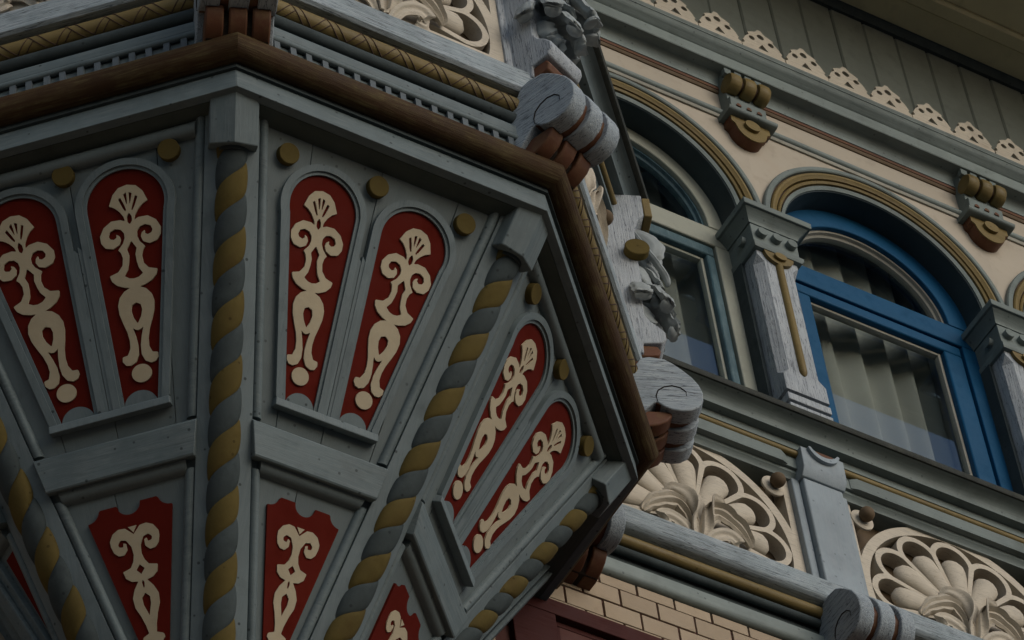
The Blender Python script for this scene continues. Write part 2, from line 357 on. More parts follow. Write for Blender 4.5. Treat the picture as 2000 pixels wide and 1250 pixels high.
# --- posts between the panels, with scrolled caps
for k in (-4, -1, 0, 1, 2):
    px = PX+k*PIT
    mb = MB(); mb.xprism([(-.02, .30), (.062, .30), (.062, .735), (-.02, .735)], px-.062, px+.062)
    q = part('post', mb, 'post', wall, bevel=.004)
    for s in (-1, 1):
        mb = MB(); mb.fbox(min(px+s*.0635, px+s*.088), max(px+s*.0635, px+s*.088), -.02, .044, .33, .74); part('post_edge_board', mb, 'post', q, bevel=.003)
    mb = MB(); mb.xprism([(-.02, .735), (.066, .735), (.082, .758), (.084, .835), (-.02, .835)], px-.068, px+.068); cap = part('post_cap', mb, 'post', q, bevel=.002)
    for s in (-1, 1):
        mb = MB(); mb.lathe([(.0215, -.001), (.0215, .012)], (px+s*.048, -.0835, .795), 'y', 18)
        mb.v = [(x, -.083-(y+.0835), z) for x, y, z in mb.v]; 
    def crescent(X, Y, px=px): return np.maximum(sd_circle(X, Y, px, .842, .050), -sd_circle(X, Y, px, .856, .047))
    mb = MB(); iso(mb, lambda X, Y: np.maximum(crescent(X, Y), Y-.834), px-.06, px+.06, .78, .84, .003, .082, .094, FR); part('crescent', mb, 'post', q)
    mb = MB(); mb.zy([(px-.034, .834)]+[(px+.034*math.cos(a), .834-.028*math.sin(a)) for a in [PI-PI*i/12 for i in range(13)]][1:-1]+[(px+.034, .834)], .080, .0855); part('crescent_inlay', mb, 'rust', q)
# --- sill moulding above the panels
mb = MB(); mb.xprism([(-.02, .745), (.034, .745), (.037, .755), (.045, .762), (.045, .772), (-.02, .772)], X0, XR); part('small_bead', mb, 'wallblue', wall)
for k in (-1, 0, 1, 2):                                     # chamfered flat strips stop short of each post
    a, b = PX+k*PIT+.10, PX+(k+1)*PIT-.10
    mb = MB(); mb.loft([[(a, -.056, .776), (a, -.056, .811), (a, .02, .811), (a, .02, .776)], [(a+.02, -.064, .772), (a+.02, -.064, .815), (a+.02, .02, .815), (a+.02, .02, .772)],
                        [(b-.02, -.064, .772), (b-.02, -.064, .815), (b-.02, .02, .815), (b-.02, .02, .772)], [(b, -.056, .776), (b, -.056, .811), (b, .02, .811), (b, .02, .776)]])
    part('chamfered_strip', mb, 'wallblue', wall)
mb = MB(); mb.fbox(X0, XR, -.02, .054, .773, .833); part('sill_backing', mb, 'wallblue', wall, smooth=0)
mb = MB(); mb.xprism(arc(.060, .8235, .010, -150, 150, 12), X0, XR); part('gold_rod', mb, 'gold', wall)
cove = [(.0935, .861)]+[(.0935+.0385*(1-math.cos(t)), .866+.034*math.sin(t)) for t in [PI/2*i/7 for i in range(8)]]
mb = MB(); mb.xprism([(-.02, .834), (.068, .834), (.068, .861)]+cove+[(-.02, .900)], X0, XR); part('sill_cove', mb, 'wallblue', wall)
mb = MB(); mb.xprism([(-.06, .9005), (.137, .9005), (.139, .904), (.139, .920), (.135, .925), (-.06, .93)], X0, XR); part('sill_flashing', mb, 'lead', wall)
# --- wall between and above the arches
def arch(xc, r, n=32, a0=0.0, a1=180.0): return [(xc+r*math.cos(math.radians(a0+(a1-a0)*i/n)), ZC+r*math.sin(math.radians(a0+(a1-a0)*i/n))) for i in range(n+1)]
for xc in XW:
    l, r_ = xc-PIT/2, xc+PIT/2
    poly = [(l, 1.70), (xc-.408, 1.70)]+list(reversed(arch(xc, .408)))+[(xc+.408, 1.70), (r_, 1.70), (r_, 2.452), (l, 2.452)]
    mb = MB(); mb.zy(poly, -.02, .062); part('spandrel', mb, 'cream_wall', wall, smooth=0)
mb = MB(); mb.fbox(XL, XW[0]-PIT/2, -.25, .062, .92, 2.452); part('spandrel', mb, 'cream_wall', wall, smooth=0)
for k in (-1, 0, 1, 2):
    px = PX+k*PIT; mb = MB(); mb.fbox(px-.0595, px+.0595, -.25, .03, .90, 1.86); part('pier', mb, 'navy', wall, smooth=0)
mb = MB(); mb.fbox(X0, XR, -.25, -.021, 2.22, 3.286); part('upper_wall', mb, 'umber', wall, smooth=0)
X1 = XL
mb = MB(); mb.xprism([(.05, 2.318), (.068, 2.318), (.069, 2.332), (.05, 2.332)], X1, XR); part('olive_strip', mb, 'bead', wall)
mb = MB(); mb.xprism(arc(.066, 2.3445, .0115, -130, 130, 12), X1, XR); part('grey_bead', mb, 'cornice', wall)
mb = MB(); mb.xprism([(.04, 2.447), (.066, 2.447), (.069, 2.452), (.069, 2.459), (.04, 2.459)], X1, XR); part('tan_fillet', mb, 'umber', wall)
mb = MB(); mb.xprism([(.04, 2.4595), (.071, 2.4595), (.072, 2.470), (.066, 2.476), (.04, 2.476)], X1, XR); part('brown_fillet', mb, 'rust', wall)
cav = [(.071+.021*(1-math.cos(t)), 2.477+.039*math.sin(t)) for t in [PI/2*i/8 for i in range(9)]]
mb = MB(); mb.xprism([(.04, 2.4765)]+cav+[(.04, 2.516)], X1, XR); part('grey_cavetto', mb, 'cornice', wall)
cyma = [(.1265, 2.5735), (.130, 2.578), (.140, 2.583), (.148, 2.591), (.152, 2.601), (.158, 2.606), (.160, 2.611)]
mb = MB(); mb.xprism([(.04, 2.5165), (.1225, 2.5165), (.1245, 2.519), (.1245, 2.564), (.1205, 2.567), (.1205, 2.571)]+cyma+[(.157, 2.6135), (.154, 2.601), (.04, 2.600)], X1, XR); part('gutter_moulding', mb, 'cornice', wall)

# ================================================================== plank frieze and eaves above
fr = thing('plank_frieze', 'grey green upright planked wall strip above the gutter and under the eaves', 'plank wall', (0, YW, 0))
pk = MB(); pk.xprism([(.03, 0), (.059, 0), (.059, .62), (.03, .62)], -.0575, .0575)
pk2 = MB()
pk2.loft([[(-.0612, -.046, 2.58), (-.0560, -.0512, 2.58), (.0560, -.0512, 2.58), (.0612, -.046, 2.58), (.0612, -.02, 2.58), (-.0612, -.02, 2.58)],
          [(-.0612, -.046, 3.262), (-.0560, -.0512, 3.262), (.0560, -.0512, 3.262), (.0612, -.046, 3.262), (.0612, -.02, 3.262), (-.0612, -.02, 3.262)]])
plank_me = pk2.mesh('plank', 0)
for k in range(-5, 16):
    link('plank', plank_me, M['frieze'], fr, Matrix.Translation(Vector(((2.0122-.062+.1237*k)*S, random.uniform(-.0015, .0015)*S, 0))))
mb = MB(); mb.xprism([(.03, 3.256), (.062, 3.256), (.066, 3.262), (.068, 3.277), (.078, 3.288), (.03, 3.288)], X0, XR); part('top_moulding', mb, 'slate', fr)
ev = thing('roof_eaves', 'olive painted boarded underside of the overhanging roof eaves at top right', 'eaves', (0, YW, 0))
EV = 1.145
for i, (a, b, dz) in enumerate(((-.3, .1666, 0), (.2205, .56, .012), (.566, .90, .012), (.906, EV, .012))):
    mb = MB(); mb.fbox(X0, XR+.4, a, b, 3.2895+dz, 3.325); part('soffit_board', mb, 'olive', ev, bevel=.003)
mb = MB(); mb.xprism([(.1675, 3.325), (.1675, 3.287), (.172, 3.282), (.212, 3.282), (.2195, 3.291), (.2195, 3.325)], X0, XR+.4); part('soffit_batten', mb, 'olive', ev)
mb = MB(); mb.xprism([(EV-.002, 3.28), (EV+.04, 3.28), (EV+.07, 3.40), (EV-.002, 3.40)], X0, XR+.4); part('eaves_fascia', mb, 'olive', ev)
mb = MB(); mb.xprism([(-.9, 3.3255), (EV, 3.3255), (EV, 3.36), (-.9, 4.2)], X0, XR+.4); part('roof_slab', mb, 'slate', ev)

# ================================================================== lace cresting along the gutter
def crest_fn(X, Y):
    half = [(0, .095), (.006, .0945), (.013, .083), (.019, .0765), (.030, .072), (.046, .062), (.0425, .052), (.046, .047), (.055, .038), (.062, .026), (.066, .014), (.0755, .007), (.0755, -.045), (0, -.045)]
    f = sd_poly(np.abs(X), Y, half)
    for hx, hy, rr in ((-.034, .037, .0105), (.034, .037, .0105), (0, .0590, .0125)): f = np.maximum(f, -sd_circle(X, Y, hx, hy, rr))
    f = np.maximum(f, -sd_poly(X, Y, [(0, .021), (-.019, -.008), (.019, -.008)]))
    f = np.maximum(f, -sd_circle(np.abs(X), Y, .0750, .001, .0095))
    return f
mb = MB(); iso(mb, crest_fn, -.08, .08, -.05, .10, .0022, .1425, .1525, FR); crest_me = mb.mesh('lace_cresting', 0)
crest_me.materials.append(M['cream'])
names = ['hidden behind the turret carving', 'cut by the top edge', 'second from the top edge', 'third from the top edge', 'fourth from the top edge', 'fifth from the top edge',
         'halfway down the row', 'fifth from the right edge', 'fourth from the right edge', 'third from the right edge', 'second from the right edge', 'lowest, at the right edge']
for i, k in enumerate(range(-7, 5)):
    o = bpy.data.objects.new('lace_cresting', crest_me); C.objects.link(o)
    o.location = Vector((2.431+.1535*k, YW+random.uniform(-.0015, .0015), 2.651))*S; o.rotation_euler = (0, random.uniform(-.015, .015), 0)
    o['label'] = 'cream pierced cresting tile on the gutter, '+names[i]; o['category'] = 'cresting'; o['group'] = 'cream pierced cresting tiles along the gutter'

# ================================================================== arched windows
def ring(xc, r0, r1, D0, D1, leg=0.0, n=48):
    mb = MB(); rings = []
    ang = [(0, -leg)]*(1 if leg else 0)+[(i, 0) for i in range(n+1)]+[(n, -leg)]*(1 if leg else 0)
    for i, dz in ang:
        a = PI*i/n; c, s_ = math.cos(a), math.sin(a)
        rings.append([(xc+r*c, -D, ZC+r*s_+dz) for r, D in ((r0, D0), (r1, D0), (r1, D1), (r0, D1))])
    mb.loft(rings); return mb
def band(xc, prof, leg=0.0, n=48):
    mb = MB(); rings = []
    ang = [(0, -leg)]*(1 if leg else 0)+[(i, 0) for i in range(n+1)]+[(n, -leg)]*(1 if leg else 0)
    for i, dz in ang:
        a = PI*i/n; c, s_ = math.cos(a), math.sin(a)
        rings.append([(xc+r*c, -D, ZC+r*s_+dz) for r, D in prof])
    mb.loft(rings); return mb
def window(xc, frame, sash, label, bead, curtain, fi=.301, gi=.2315, rl=.272):
    w_ = thing('arched_window', label, 'window', (xc, YW, 0))
    LG = .048
    part('outer_trim', band(0, [(.405, .04), (.424, .04), (.424, .076), (.421, .080), (.408, .080), (.405, .077)], LG), 'wallblue', w_)
    part('brown_groove', band(0, [(.392, .03), (.4045, .03), (.4045, .067), (.392, .067)], LG), 'dkbrown', w_)
    part('gold_band', band(0, [(.379, .03), (.4000, .03), (.4000, .0735), (.396, .078), (.389, .078), (.384, .074), (.379, .0715)], LG), 'gold', w_)
    part('brown_groove', band(0, [(.370, .03), (.3785, .03), (.3785, .057), (.370, .057)], LG), 'dkbrown', w_)
    part('gold_band', band(0, [(.3635, .03), (.3740, .03), (.3740, .0675), (.3705, .0705), (.3635, .0665)], LG), 'gold', w_)
    part('brown_groove', band(0, [(.358, .03), (.363, .03), (.363, .052), (.358, .052)], LG), 'dkbrown', w_)
    part('inner_ring', band(0, [(.346, -.019), (.3578, -.019), (.3578, .063), (.346, .058)], .10), 'wallblue', w_)
    part('arch_reveal', band(0, [(.3425, -.06), (.3458, -.06), (.3458, .054), (.3425, .054)], .06), 'navy', w_)
    # fixed frame: arched head, transom, jambs
    fz = .86
    part('frame_head', ring(0, rl, .366, -.075, -.020), frame, w_, bevel=.003)
    mb = MB(); mb.fbox(-.366, .366, -.075, -.0215, 1.785, ZC-.001); part('transom', mb, frame, w_, bevel=.004)
    for s in (-1, 1):
        mb = MB(); a, b = sorted((s*fi, s*.366)); mb.fbox(a, b, -.075, -.0205, fz, 1.784); part('jamb', mb, frame, w_, bevel=.003)
    part('lunette_bead', band(0, [(rl-.016, -.068), (rl-.0002, -.068), (rl-.0002, -.036), (rl-.008, -.036), (rl-.010, -.046), (rl-.016, -.050)]), 'teal' if frame == 'palef' else bead, w_)
    pts = [((rl-.010)*math.cos(PI*i/32), ZC+(rl-.010)*math.sin(PI*i/32)) for i in range(33)]
    mb = MB(); mb.zy(pts, -.064, -.060); part('lunette_pane', mb, 'glass', w_, smooth=0)
    # opening sash
    s_ = MB(); s_.fbox(-fi+.005, fi-.005, -.07, -.027, 1.738, 1.779); top = part('sash_rail', s_, sash, w_, bevel=.005)
    for s in (-1, 1):
        mb = MB(); a, b = sorted((s*gi, s*(fi-.005))); mb.fbox(a, b, -.07, -.0275, fz, 1.7375); part('sash_stile', mb, sash, w_, bevel=.005)
    mb = MB(); mb.fbox(-gi, gi, -.07, -.027, .90, .958); part('sash_rail', mb, sash, w_, bevel=.005)
    for s in (-1, 1):
        mb = MB(); a, b = sorted((s*(gi-.0105), s*(gi-.0005))); mb.fbox(a, b, -.066, -.045, .958, 1.7372); part('glazing_bead', mb, bead, w_, bevel=.002)
    mb = MB(); mb.fbox(-gi+.0107, gi-.0107, -.066, -.0452, 1.727, 1.7374); part('glazing_bead', mb, bead, w_, bevel=.002)
    mb = MB(); mb.fbox(-gi+.0075, gi-.0075, -.060, -.057, .955, 1.73); part('pane', mb, 'glass', w_, smooth=0)
    # room behind
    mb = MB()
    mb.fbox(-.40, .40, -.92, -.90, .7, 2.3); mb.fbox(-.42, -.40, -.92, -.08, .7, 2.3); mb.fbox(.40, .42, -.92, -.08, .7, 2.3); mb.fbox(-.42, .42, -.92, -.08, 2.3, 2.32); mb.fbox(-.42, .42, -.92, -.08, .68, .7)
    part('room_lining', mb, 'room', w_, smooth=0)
    c_ = thing('curtain', curtain[0], 'curtain', (xc, YW, 0))
    def drape(x0, x1, z0, z1, D, amp, nf, ph):
        mb = MB(); n = int(nf*18); rows = 10; front = []
        for j in range(rows+1):
            z = z0+(z1-z0)*j/rows; row = []
            for i in range(n+1):
                u = i/n; q = (u*nf+ph+.22*math.sin(7*u)) % 1.0
                saw = q/.78 if q < .78 else (1-q)/.22
                saw = saw*saw*(3-2*saw)
                a_ = amp*(1+.25*math.sin(9*u+1))
                row.append((x0+(x1-x0)*u+.004*math.sin(3*j/rows+5*u), -(D+a_*(saw-.5)), z))
            front.append(row)
        nn = n+1; vs = [p for r in front for p in r]+[(x, y+.0015, z) for r in front for x, y, z in r]; o_ = nn*(rows+1); fs = []
        for j in range(rows):
            for i in range(n):
                q = j*nn+i; fs.append((q, q+1, q+nn+1, q+nn)); fs.append((q+o_, q+nn+o_, q+nn+1+o_, q+1+o_))
        return mb.add(vs, fs)
    part('drape', drape(-.34, .34, .88, 2.24, -.150, .034, curtain[2], .4+xc), curtain[1], c_, smooth=60)
    return w_
window(XW[0], 'palef', 'teal', 'arched window in pale sage frame with faded teal sash, partly behind the turret carving', 'palef', ('plain pale curtain hanging behind the sage framed window', 'curtain', 6), fi=.302, gi=.270, rl=.292)
window(XW[1], 'bluef', 'bluef', 'arched window in bright blue frame right of the first grey pilaster', 'bead', ('lace edged white curtain with deep folds behind the blue framed window', 'lace', 8))
window(XW[2], 'bluef', 'bluef', 'sliver of another arched window at the right edge of the picture', 'bead', ('curtain behind the window at the far right edge', 'curtain', 6))

# ================================================================== pilasters between the windows
def pilaster(label):
    p = thing('pilaster', label, 'pilaster', (PX, YW, 0), group='grey pilasters between the arched windows')
    hw = .0695; zs = [(1.0735, 0), (1.138, 0), (1.163, .022), (1.635, .022), (1.660, 0), (1.678, 0)]
    mb = MB(); rings = []
    for z, c in zs:
        rings.append([(-hw, .02, z), (-hw, -.0825+c*1.05, z), (-hw+max(c, .0015), -.084, z), (hw-max(c, .0015), -.084, z), (hw, -.0825+c*1.05, z), (hw, .02, z)])
    mb.loft(rings); part('shaft', mb, 'weather_z', p, smooth=20)
    for a, b in ((1.0305, 1.0590), (.935, 1.0165)):
        mb = MB(); mb.fbox(-hw, hw, -.02, .0845, a, b); part('base_block', mb, 'weather_z', p, bevel=.002)
    mb = MB(); mb.fbox(-hw+.018, hw-.018, -.02, .060, .94, 1.08); part('base_core', mb, 'dkbrown', p, smooth=0)
    mb = MB(); mb.fbox(-hw-.012, -hw-.0005, -.04, .022, .935, 1.678); mb.fbox(hw+.0005, hw+.012, -.04, .022, .935, 1.678); part('side_board', mb, 'slate', p, smooth=0)
    # half-round gilt rod and half disc
    pts = [(0, -.084, 1.156), (0, -.084, 1.164), (0, -.084, 1.173)]+[(0, -.084, 1.173+.462*i/6) for i in range(1, 7)]
    mb = MB(); mb.tube(pts, [.004, .0105, .0125]+[.0125]*6, 12, up=(0, 1, 0)); part('gold_rod', mb, 'gold', p)
    mb = MB(); mb.zy([(.049*math.cos(a), 1.677-.044*math.sin(a)) for a in [PI*i/20 for i in range(21)]], .083, .095); part('half_disc', mb, 'gold', p)
    mb = MB(); mb.zy([(.020*math.cos(a), 1.661-.014*math.sin(a)) for a in [2*PI*i/20 for i in range(20)]], .094, .104); part('button', mb, 'gold', p)
    # capital
    def tier(z0, z1, h0, h1, d0, d1):
        return [[(-h0, .03, z0), (-h0, -d0, z0), (h0, -d0, z0), (h0, .03, z0)], [(-h1, .03, z1), (-h1, -d1, z1), (h1, -d1, z1), (h1, .03, z1)]]
    mb = MB(); r_ = tier(1.677, 1.685, .079, .083, .097, .101)+tier(1.697, 1.703, .083, .077, .101, .095); mb.loft(r_); part('neck_moulding', mb, 'wallblue', p)
    mb = MB(); mb.loft(tier(1.703, 1.784, .077, .0785, .092, .093)); part('neck', mb, 'wallblue', p, bevel=.002)
    for x in (-.05, 0, .05):
        mb = MB(); mb.lathe([(.0165, 0), (.0165, -.016), (.0155, -.0175)], (x, -.0915, 1.743), 'y', 18); part('disc', mb, 'wallblue', p)
    for s in (-1, 1):
        mb = MB(); mb.lathe([(.0155, 0), (.0155, .015*s)], (s*.077, -.048, 1.743), 'x', 16); part('disc', mb, 'wallblue', p)
    mb = MB(); r_ = []
    for i in range(9):
        t = i/8; hh = .0825+.0235*(t**1.6); dd = .0955+.027*(t**1.6); z = 1.7845+.034*t; r_ += [tier(z, z, hh, hh, dd, dd)[0]]
    mb.loft(r_); part('cavetto', mb, 'wallblue', p)
    mb = MB(); mb.loft(tier(1.8192, 1.842, .1135, .1145, .130, .131)); part('abacus', mb, 'wallblue', p, bevel=.002)
    return p
p0 = pilaster('grey pilaster between the sage window and the blue window')
dup(p0, 'grey pilaster right of the blue window, cut off by the right edge', (PX+PIT, YW, 0))

# ================================================================== roller corbels under the cornice
def corbel(label):
    c = thing('corbel', label, 'corbel', (PX, YW, 0), group='roller corbels under the gutter')
    mb = MB(); mb.xprism([(.04, 2.515), (.098, 2.515), (.098, 2.385), (.112, 2.378), (.108, 2.335), (.104, 2.312), (.05, 2.262), (.04, 2.262)], -.0625, .0625); part('body', mb, 'wallblue', c, bevel=.002)
    for i in range(4):
        x = -.054+.036*i; mb = MB(); mb.fbox(x-.012, x+.012, .0985, .117, 2.490, 2.5165); part('tab', mb, 'wallblue', c, bevel=.0015)
    for x, rr in ((-.047, .034), (.002, .036), (.052, .036)):
        mb = MB(); mb.lathe([(.012, -.0195), (rr*.9, -.019), (rr, -.013), (rr*1.02, 0), (rr, .013), (rr*.9, .019), (.012, .0195)], (x, -.112, 2.443), 'x', 22); part('roller', mb, 'gold', c)
    mb = MB(); mb.lathe([(.021, -.065), (.021, .07)], (0, -.112, 2.443), 'x', 16); part('roller_axle', mb, 'dkbrown', c)
    for x in (-.036, 0, .036):
        pts = [(x+.0085*math.cos(PI*i/10), 2.345+.013*math.sin(PI*i/10)) for i in range(11)]
        mb = MB(); mb.zy(pts, .106, .1125); part('half_moon_inlay', mb, 'rust', c)
    mb = MB(); mb.xprism([(.05, 2.296), (.112, 2.296)]+arc(.116, 2.307, .0105, -70, 90, 8)+[(.05, 2.318)], -.084, .084); part('ledge', mb, 'wallblue', c)
    pl = [(-.068, 2.295), (-.068, 2.270), (-.056, 2.262)]+[(.054*math.cos(a), 2.262-.056*math.sin(a)) for a in [PI-PI*i/16 for i in range(1, 16)]]+[(.056, 2.262), (.068, 2.270), (.068, 2.295)]
    mb = MB(); mb.zy(pl, .05, .098); part('half_disc_core', mb, 'rust', c)
    mb = MB(); mb.zy([(x*.985, z+.0012) for x, z in pl], .0985, .102); part('half_disc', mb, 'gold', c)
    mb = MB(); mb.zy([(.026*math.cos(a), 2.268-.022*math.sin(a)) for a in [2*PI*i/20 for i in range(20)]], .101, .113); part('button', mb, 'gold', c)
    return c
c0 = corbel('gold roller corbel above the pilaster between the two windows')
dup(c0, 'gold roller corbel at the right, above the blue arch end', (PX+PIT, YW, 0))

# ================================================================== sunburst panels
def sunburst(label, loc, rz, sx=1.0, first=None):
    root = thing('sunburst_panel', label, 'carved panel', loc, rz, 'cream sunburst panels')
    return root
ANG = [math.radians(a) for a in (0, 30, 60, 90, 120, 150, 180)]
HWP = .336
def fret(X, Y):
    lobes = None
    for a in ANG:
        c, s_ = math.cos(a), math.sin(a)
        l = sd_seg(X, Y, (.07*c, .07*s_), (.229*c, .229*s_), .014, .0525)
        lobes = l if lobes is None else np.minimum(lobes, l)
    rho = np.hypot(X, Y*1.0)
    rr = np.hypot(X, Y)
    ringd = np.maximum(rr-.331, .302-rr)
    border = -sd_box(X, Y, -HWP+.020, HWP-.020, -.2, .325-.016)
    rim = np.maximum(lobes-.0175, -.2-Y)
    low = np.maximum(np.maximum(rr-.33, .215-rr), np.abs(Y+.055)-.055)
    f = np.minimum(np.minimum(border, ringd), rim)
    f = np.minimum(f, np.maximum(rr-.12, -1))
    f = np.minimum(f, sd_box(X, Y, -HWP, HWP, -.2, -.075))
    f = np.maximum(f, -lobes)
    return np.maximum(f, sd_box(X, Y, -HWP, HWP, -.135, .325))
mb = MB(); iso(mb, fret, -HWP-.004, HWP+.004, -.14, .33, .0035, -.018, .025, FR); fret_me = mb.mesh('fretwork_plate', 40); fret_me.materials.append(M['cream'])
mb = MB(); mb.fbox(-HWP, HWP, -.027, -.020, -.135, .325); back_me = mb.mesh('backing_board', 0); back_me.materials.append(M['umber'])
petal_me = []
for k, a in enumerate(ANG):
    c, s_ = math.cos(a), math.sin(a); pts = []; rad = []
    for i in range(15):
        t = i/14; r = .05+.183*t
        wv = .017+.021*min(1, t*1.2)**.8
        if t > .80: wv *= math.sqrt(max(.02, 1-((t-.80)/.205)**2))
        pts.append((r*c, -(.010+.010*math.sin(t*PI*.9)), r*s_)); rad.append(wv)
    mb = MB(); mb.tube(pts, rad, 14, flat=.62, up=(0, 1, 0)); me = mb.mesh('petal', 60); me.materials.append(M['cream']); petal_me.append(me)
def leaf_mesh(spine, width, side, ridges=3, depth=.006, thick=.004, lobes=0, cup=.3, n=22, mcols=13, name='acanthus_leaf'):
    """a carved leaf: spine points, width profile, side vector; ribbed, cupped, with a lobed edge and thickness"""
    sp = [Vector(p) for p in spine]
    def at(t):
        f_ = t*(len(sp)-1); i = min(int(f_), len(sp)-2); u = f_-i
        p0, p1, p2, p3 = sp[max(i-1, 0)], sp[i], sp[i+1], sp[min(i+2, len(sp)-1)]
        return .5*((2*p1)+(p2-p0)*u+(2*p0-5*p1+4*p2-p3)*u*u+(3*p1-p0-3*p2+p3)*u**3)
    side = Vector(side).normalized(); top = []; bot = []
    for i in range(n+1):
        t = i/n; p = at(t); d = (at(min(1, t+.02))-at(max(0, t-.02))).normalized()
        nr = side.cross(d).normalized(); sd_ = d.cross(nr).normalized()
        wv = width(t)*(1+(.22*abs(math.sin(PI*lobes*t))-.1 if lobes else 0))
        for j in range(mcols):
            q = 2*j/(mcols-1)-1
            hgt = -cup*wv*q*q+depth*math.cos(q*PI*ridges)*(1-t*.5)
            b = p+sd_*(q*wv)+nr*hgt
            top.append(tuple(b)); bot.append(tuple(b-nr*thick))
    mb = MB(); N_ = len(top); fs = []
    for i in range(n):
        for j in range(mcols-1):
            q = i*mcols+j; fs.append((q, q+1, q+mcols+1, q+mcols)); fs.append((q+N_, q+mcols+N_, q+mcols+1+N_, q+1+N_))
    for i in range(n):
        for j in (0, mcols-1):
            q = i*mcols+j; fs.append((q, q+mcols, q+mcols+N_, q+N_))
    for i in (0, n):
        for j in range(mcols-1):
            q = i*mcols+j; fs.append((q, q+1, q+1+N_, q+N_))
    mb.add(top+bot, fs); return mb.mesh(name, 50)
tap = lambda a, b: (lambda t: a*math.sin(PI*min(1, .15+.85*t)**.8)**.7+b*(1-t))
leafset = []
# central cup, two side plumes curling over, two lower scroll leaves
leafset.append(leaf_mesh([(0, -.018, -.075), (0, -.034, .0), (0, -.046, .05), (0, -.040, .085), (0, -.028, .092)], lambda t: .012+.026*math.sin(PI*min(1, t*.93))**.8, (1, 0, 0), 3, .0045, .005, 3, .25))
for s in (-1, 1):
    leafset.append(leaf_mesh([(s*.006, -.030, -.09), (s*.022, -.045, -.02), (s*.055, -.052, .012), (s*.100, -.050, .000), (s*.140, -.042, -.026), (s*.158, -.030, -.050)], lambda t: .008+.019*math.sin(PI*min(1, .12+t*.86))**.9, (0, -.35, 1), 3, .0050, .005, 5, .30))
    leafset.append(leaf_mesh([(s*.008, -.034, -.10), (s*.014, -.048, -.03), (s*.040, -.056, .032), (s*.068, -.050, .052), (s*.082, -.036, .045)], lambda t: .008+.019*math.sin(PI*min(1, .15+t*.83)), (s*.35, -.3, .9), 2, .003, .005, 3, .3))
    leafset.append(leaf_mesh([(s*.012, -.030, -.12), (s*.04, -.044, -.075), (s*.085, -.046, -.052), (s*.115, -.042, -.066), (s*.108, -.040, -.092), (s*.085, -.038, -.086), (s*.088, -.038, -.072)], lambda t: .006+.013*math.sin(PI*min(1, .2+t*.78)), (0, -.3, 1), 2, .002, .005, 0, .2))
for me in leafset: me.materials.append(M['cream'])
mb = MB(); mb.lathe([(.010, .045), (.010, 0), (.0355, 0), (.0355, -.006), (.030, -.0085)], (0, 0, 0), 'y', 24); rim_me = mb.mesh('boss_disc', 35); rim_me.materials.append(M['cream'])
mb = MB(); mb.lathe([(.016*math.cos(a)+.004, -.016-.0225*math.sin(a)) for a in [-.9+2.45*i/10 for i in range(11)]], (0, 0, 0), 'y', 18); 
ball_ = MB()
for i in range(1): pass
ball_.lathe([(.0012, -.049)]+[(.0215*math.sin(a), -.0275-.0215*math.cos(a)) for a in [PI*i/12 for i in range(1, 12)]]+[(.0012, -.006)], (0, 0, 0), 'y', 20); ball_me = ball_.mesh('boss_ball', 60); ball_me.materials.append(M['dkgold'] if 'dkgold' in M else M['umber'])
def fill_sunburst(root, sx=1.0):
    Mx = Matrix.Diagonal((sx, 1, 1, 1))
    link('fretwork_plate', fret_me, None, root, Mx); link('backing_board', back_me, None, root, Mx)
    for me in petal_me: link('petal', me, None, root, Mx)
    for me in leafset: link('acanthus_leaf', me, None, root, Mx)
    for s in (-1, 1):
        d = link('boss_disc', rim_me, None, root, Matrix.Translation(Vector((s*.285*sx, -.022, .258))*S)); link('ball', ball_me, None, d)
pc = PX-PIT/2
for x, lb in ((PX-PIT/2, 'cream carved sunburst panel between the turret and the grey post'), (PX+PIT/2, 'cream carved sunburst panel under the blue window, right of the grey post')):
    fill_sunburst(sunburst(lb, (x, YW, .44), 0))
fill_sunburst(sunburst('cream carved sunburst panel behind the right edge', (PX+1.5*PIT, YW, .44), 0))

# ================================================================== maroon window below
mw = thing('maroon_window', 'maroon painted window head in the brick wall below the turret', 'window', (0, YW, 0))
x0, x1, z0, z1 = MW
mb = MB(); mb.fbox(x0, x1, -.01, .030, z1-.052, z1); part('head_board', mb, 'maroon', mw, bevel=.002)
for a, b in ((x0, x0+.125), (x1-.125, x1)):
    mb = MB(); mb.fbox(a, b, -.01, .0295, z0, z1-.0525); part('side_board', mb, 'maroon', mw, bevel=.002)
mb = MB(); mb.fbox(x0+.125, x1-.125, -.02, .012, z1-.07, z1-.053); part('inner_head', mb, 'maroon', mw, bevel=.002)
for a, b in ((x0+.1255, x0+.145), (x1-.145, x1-.1255)):
    mb = MB(); mb.fbox(a, b, -.02, .0115, z0, z1-.0705); part('inner_jamb', mb, 'maroon', mw, bevel=.002)
mb = MB(); mb.fbox(x0+.1455, x1-.1455, -.05, -.012, z1-.11, z1-.071); part('sash_head', mb, 'rust', mw, bevel=.003)
mb = MB(); mb.fbox(x0+.1455, x1-.1455, -.046, -.043, z0, z1-.11); part('pane', mb, 'glass', mw, smooth=0)
mb = MB(); mb.fbox(x0+.13, x1-.13, -.20, -.19, z0, z1-.05); part('room_lining', mb, 'room', mw, smooth=0)

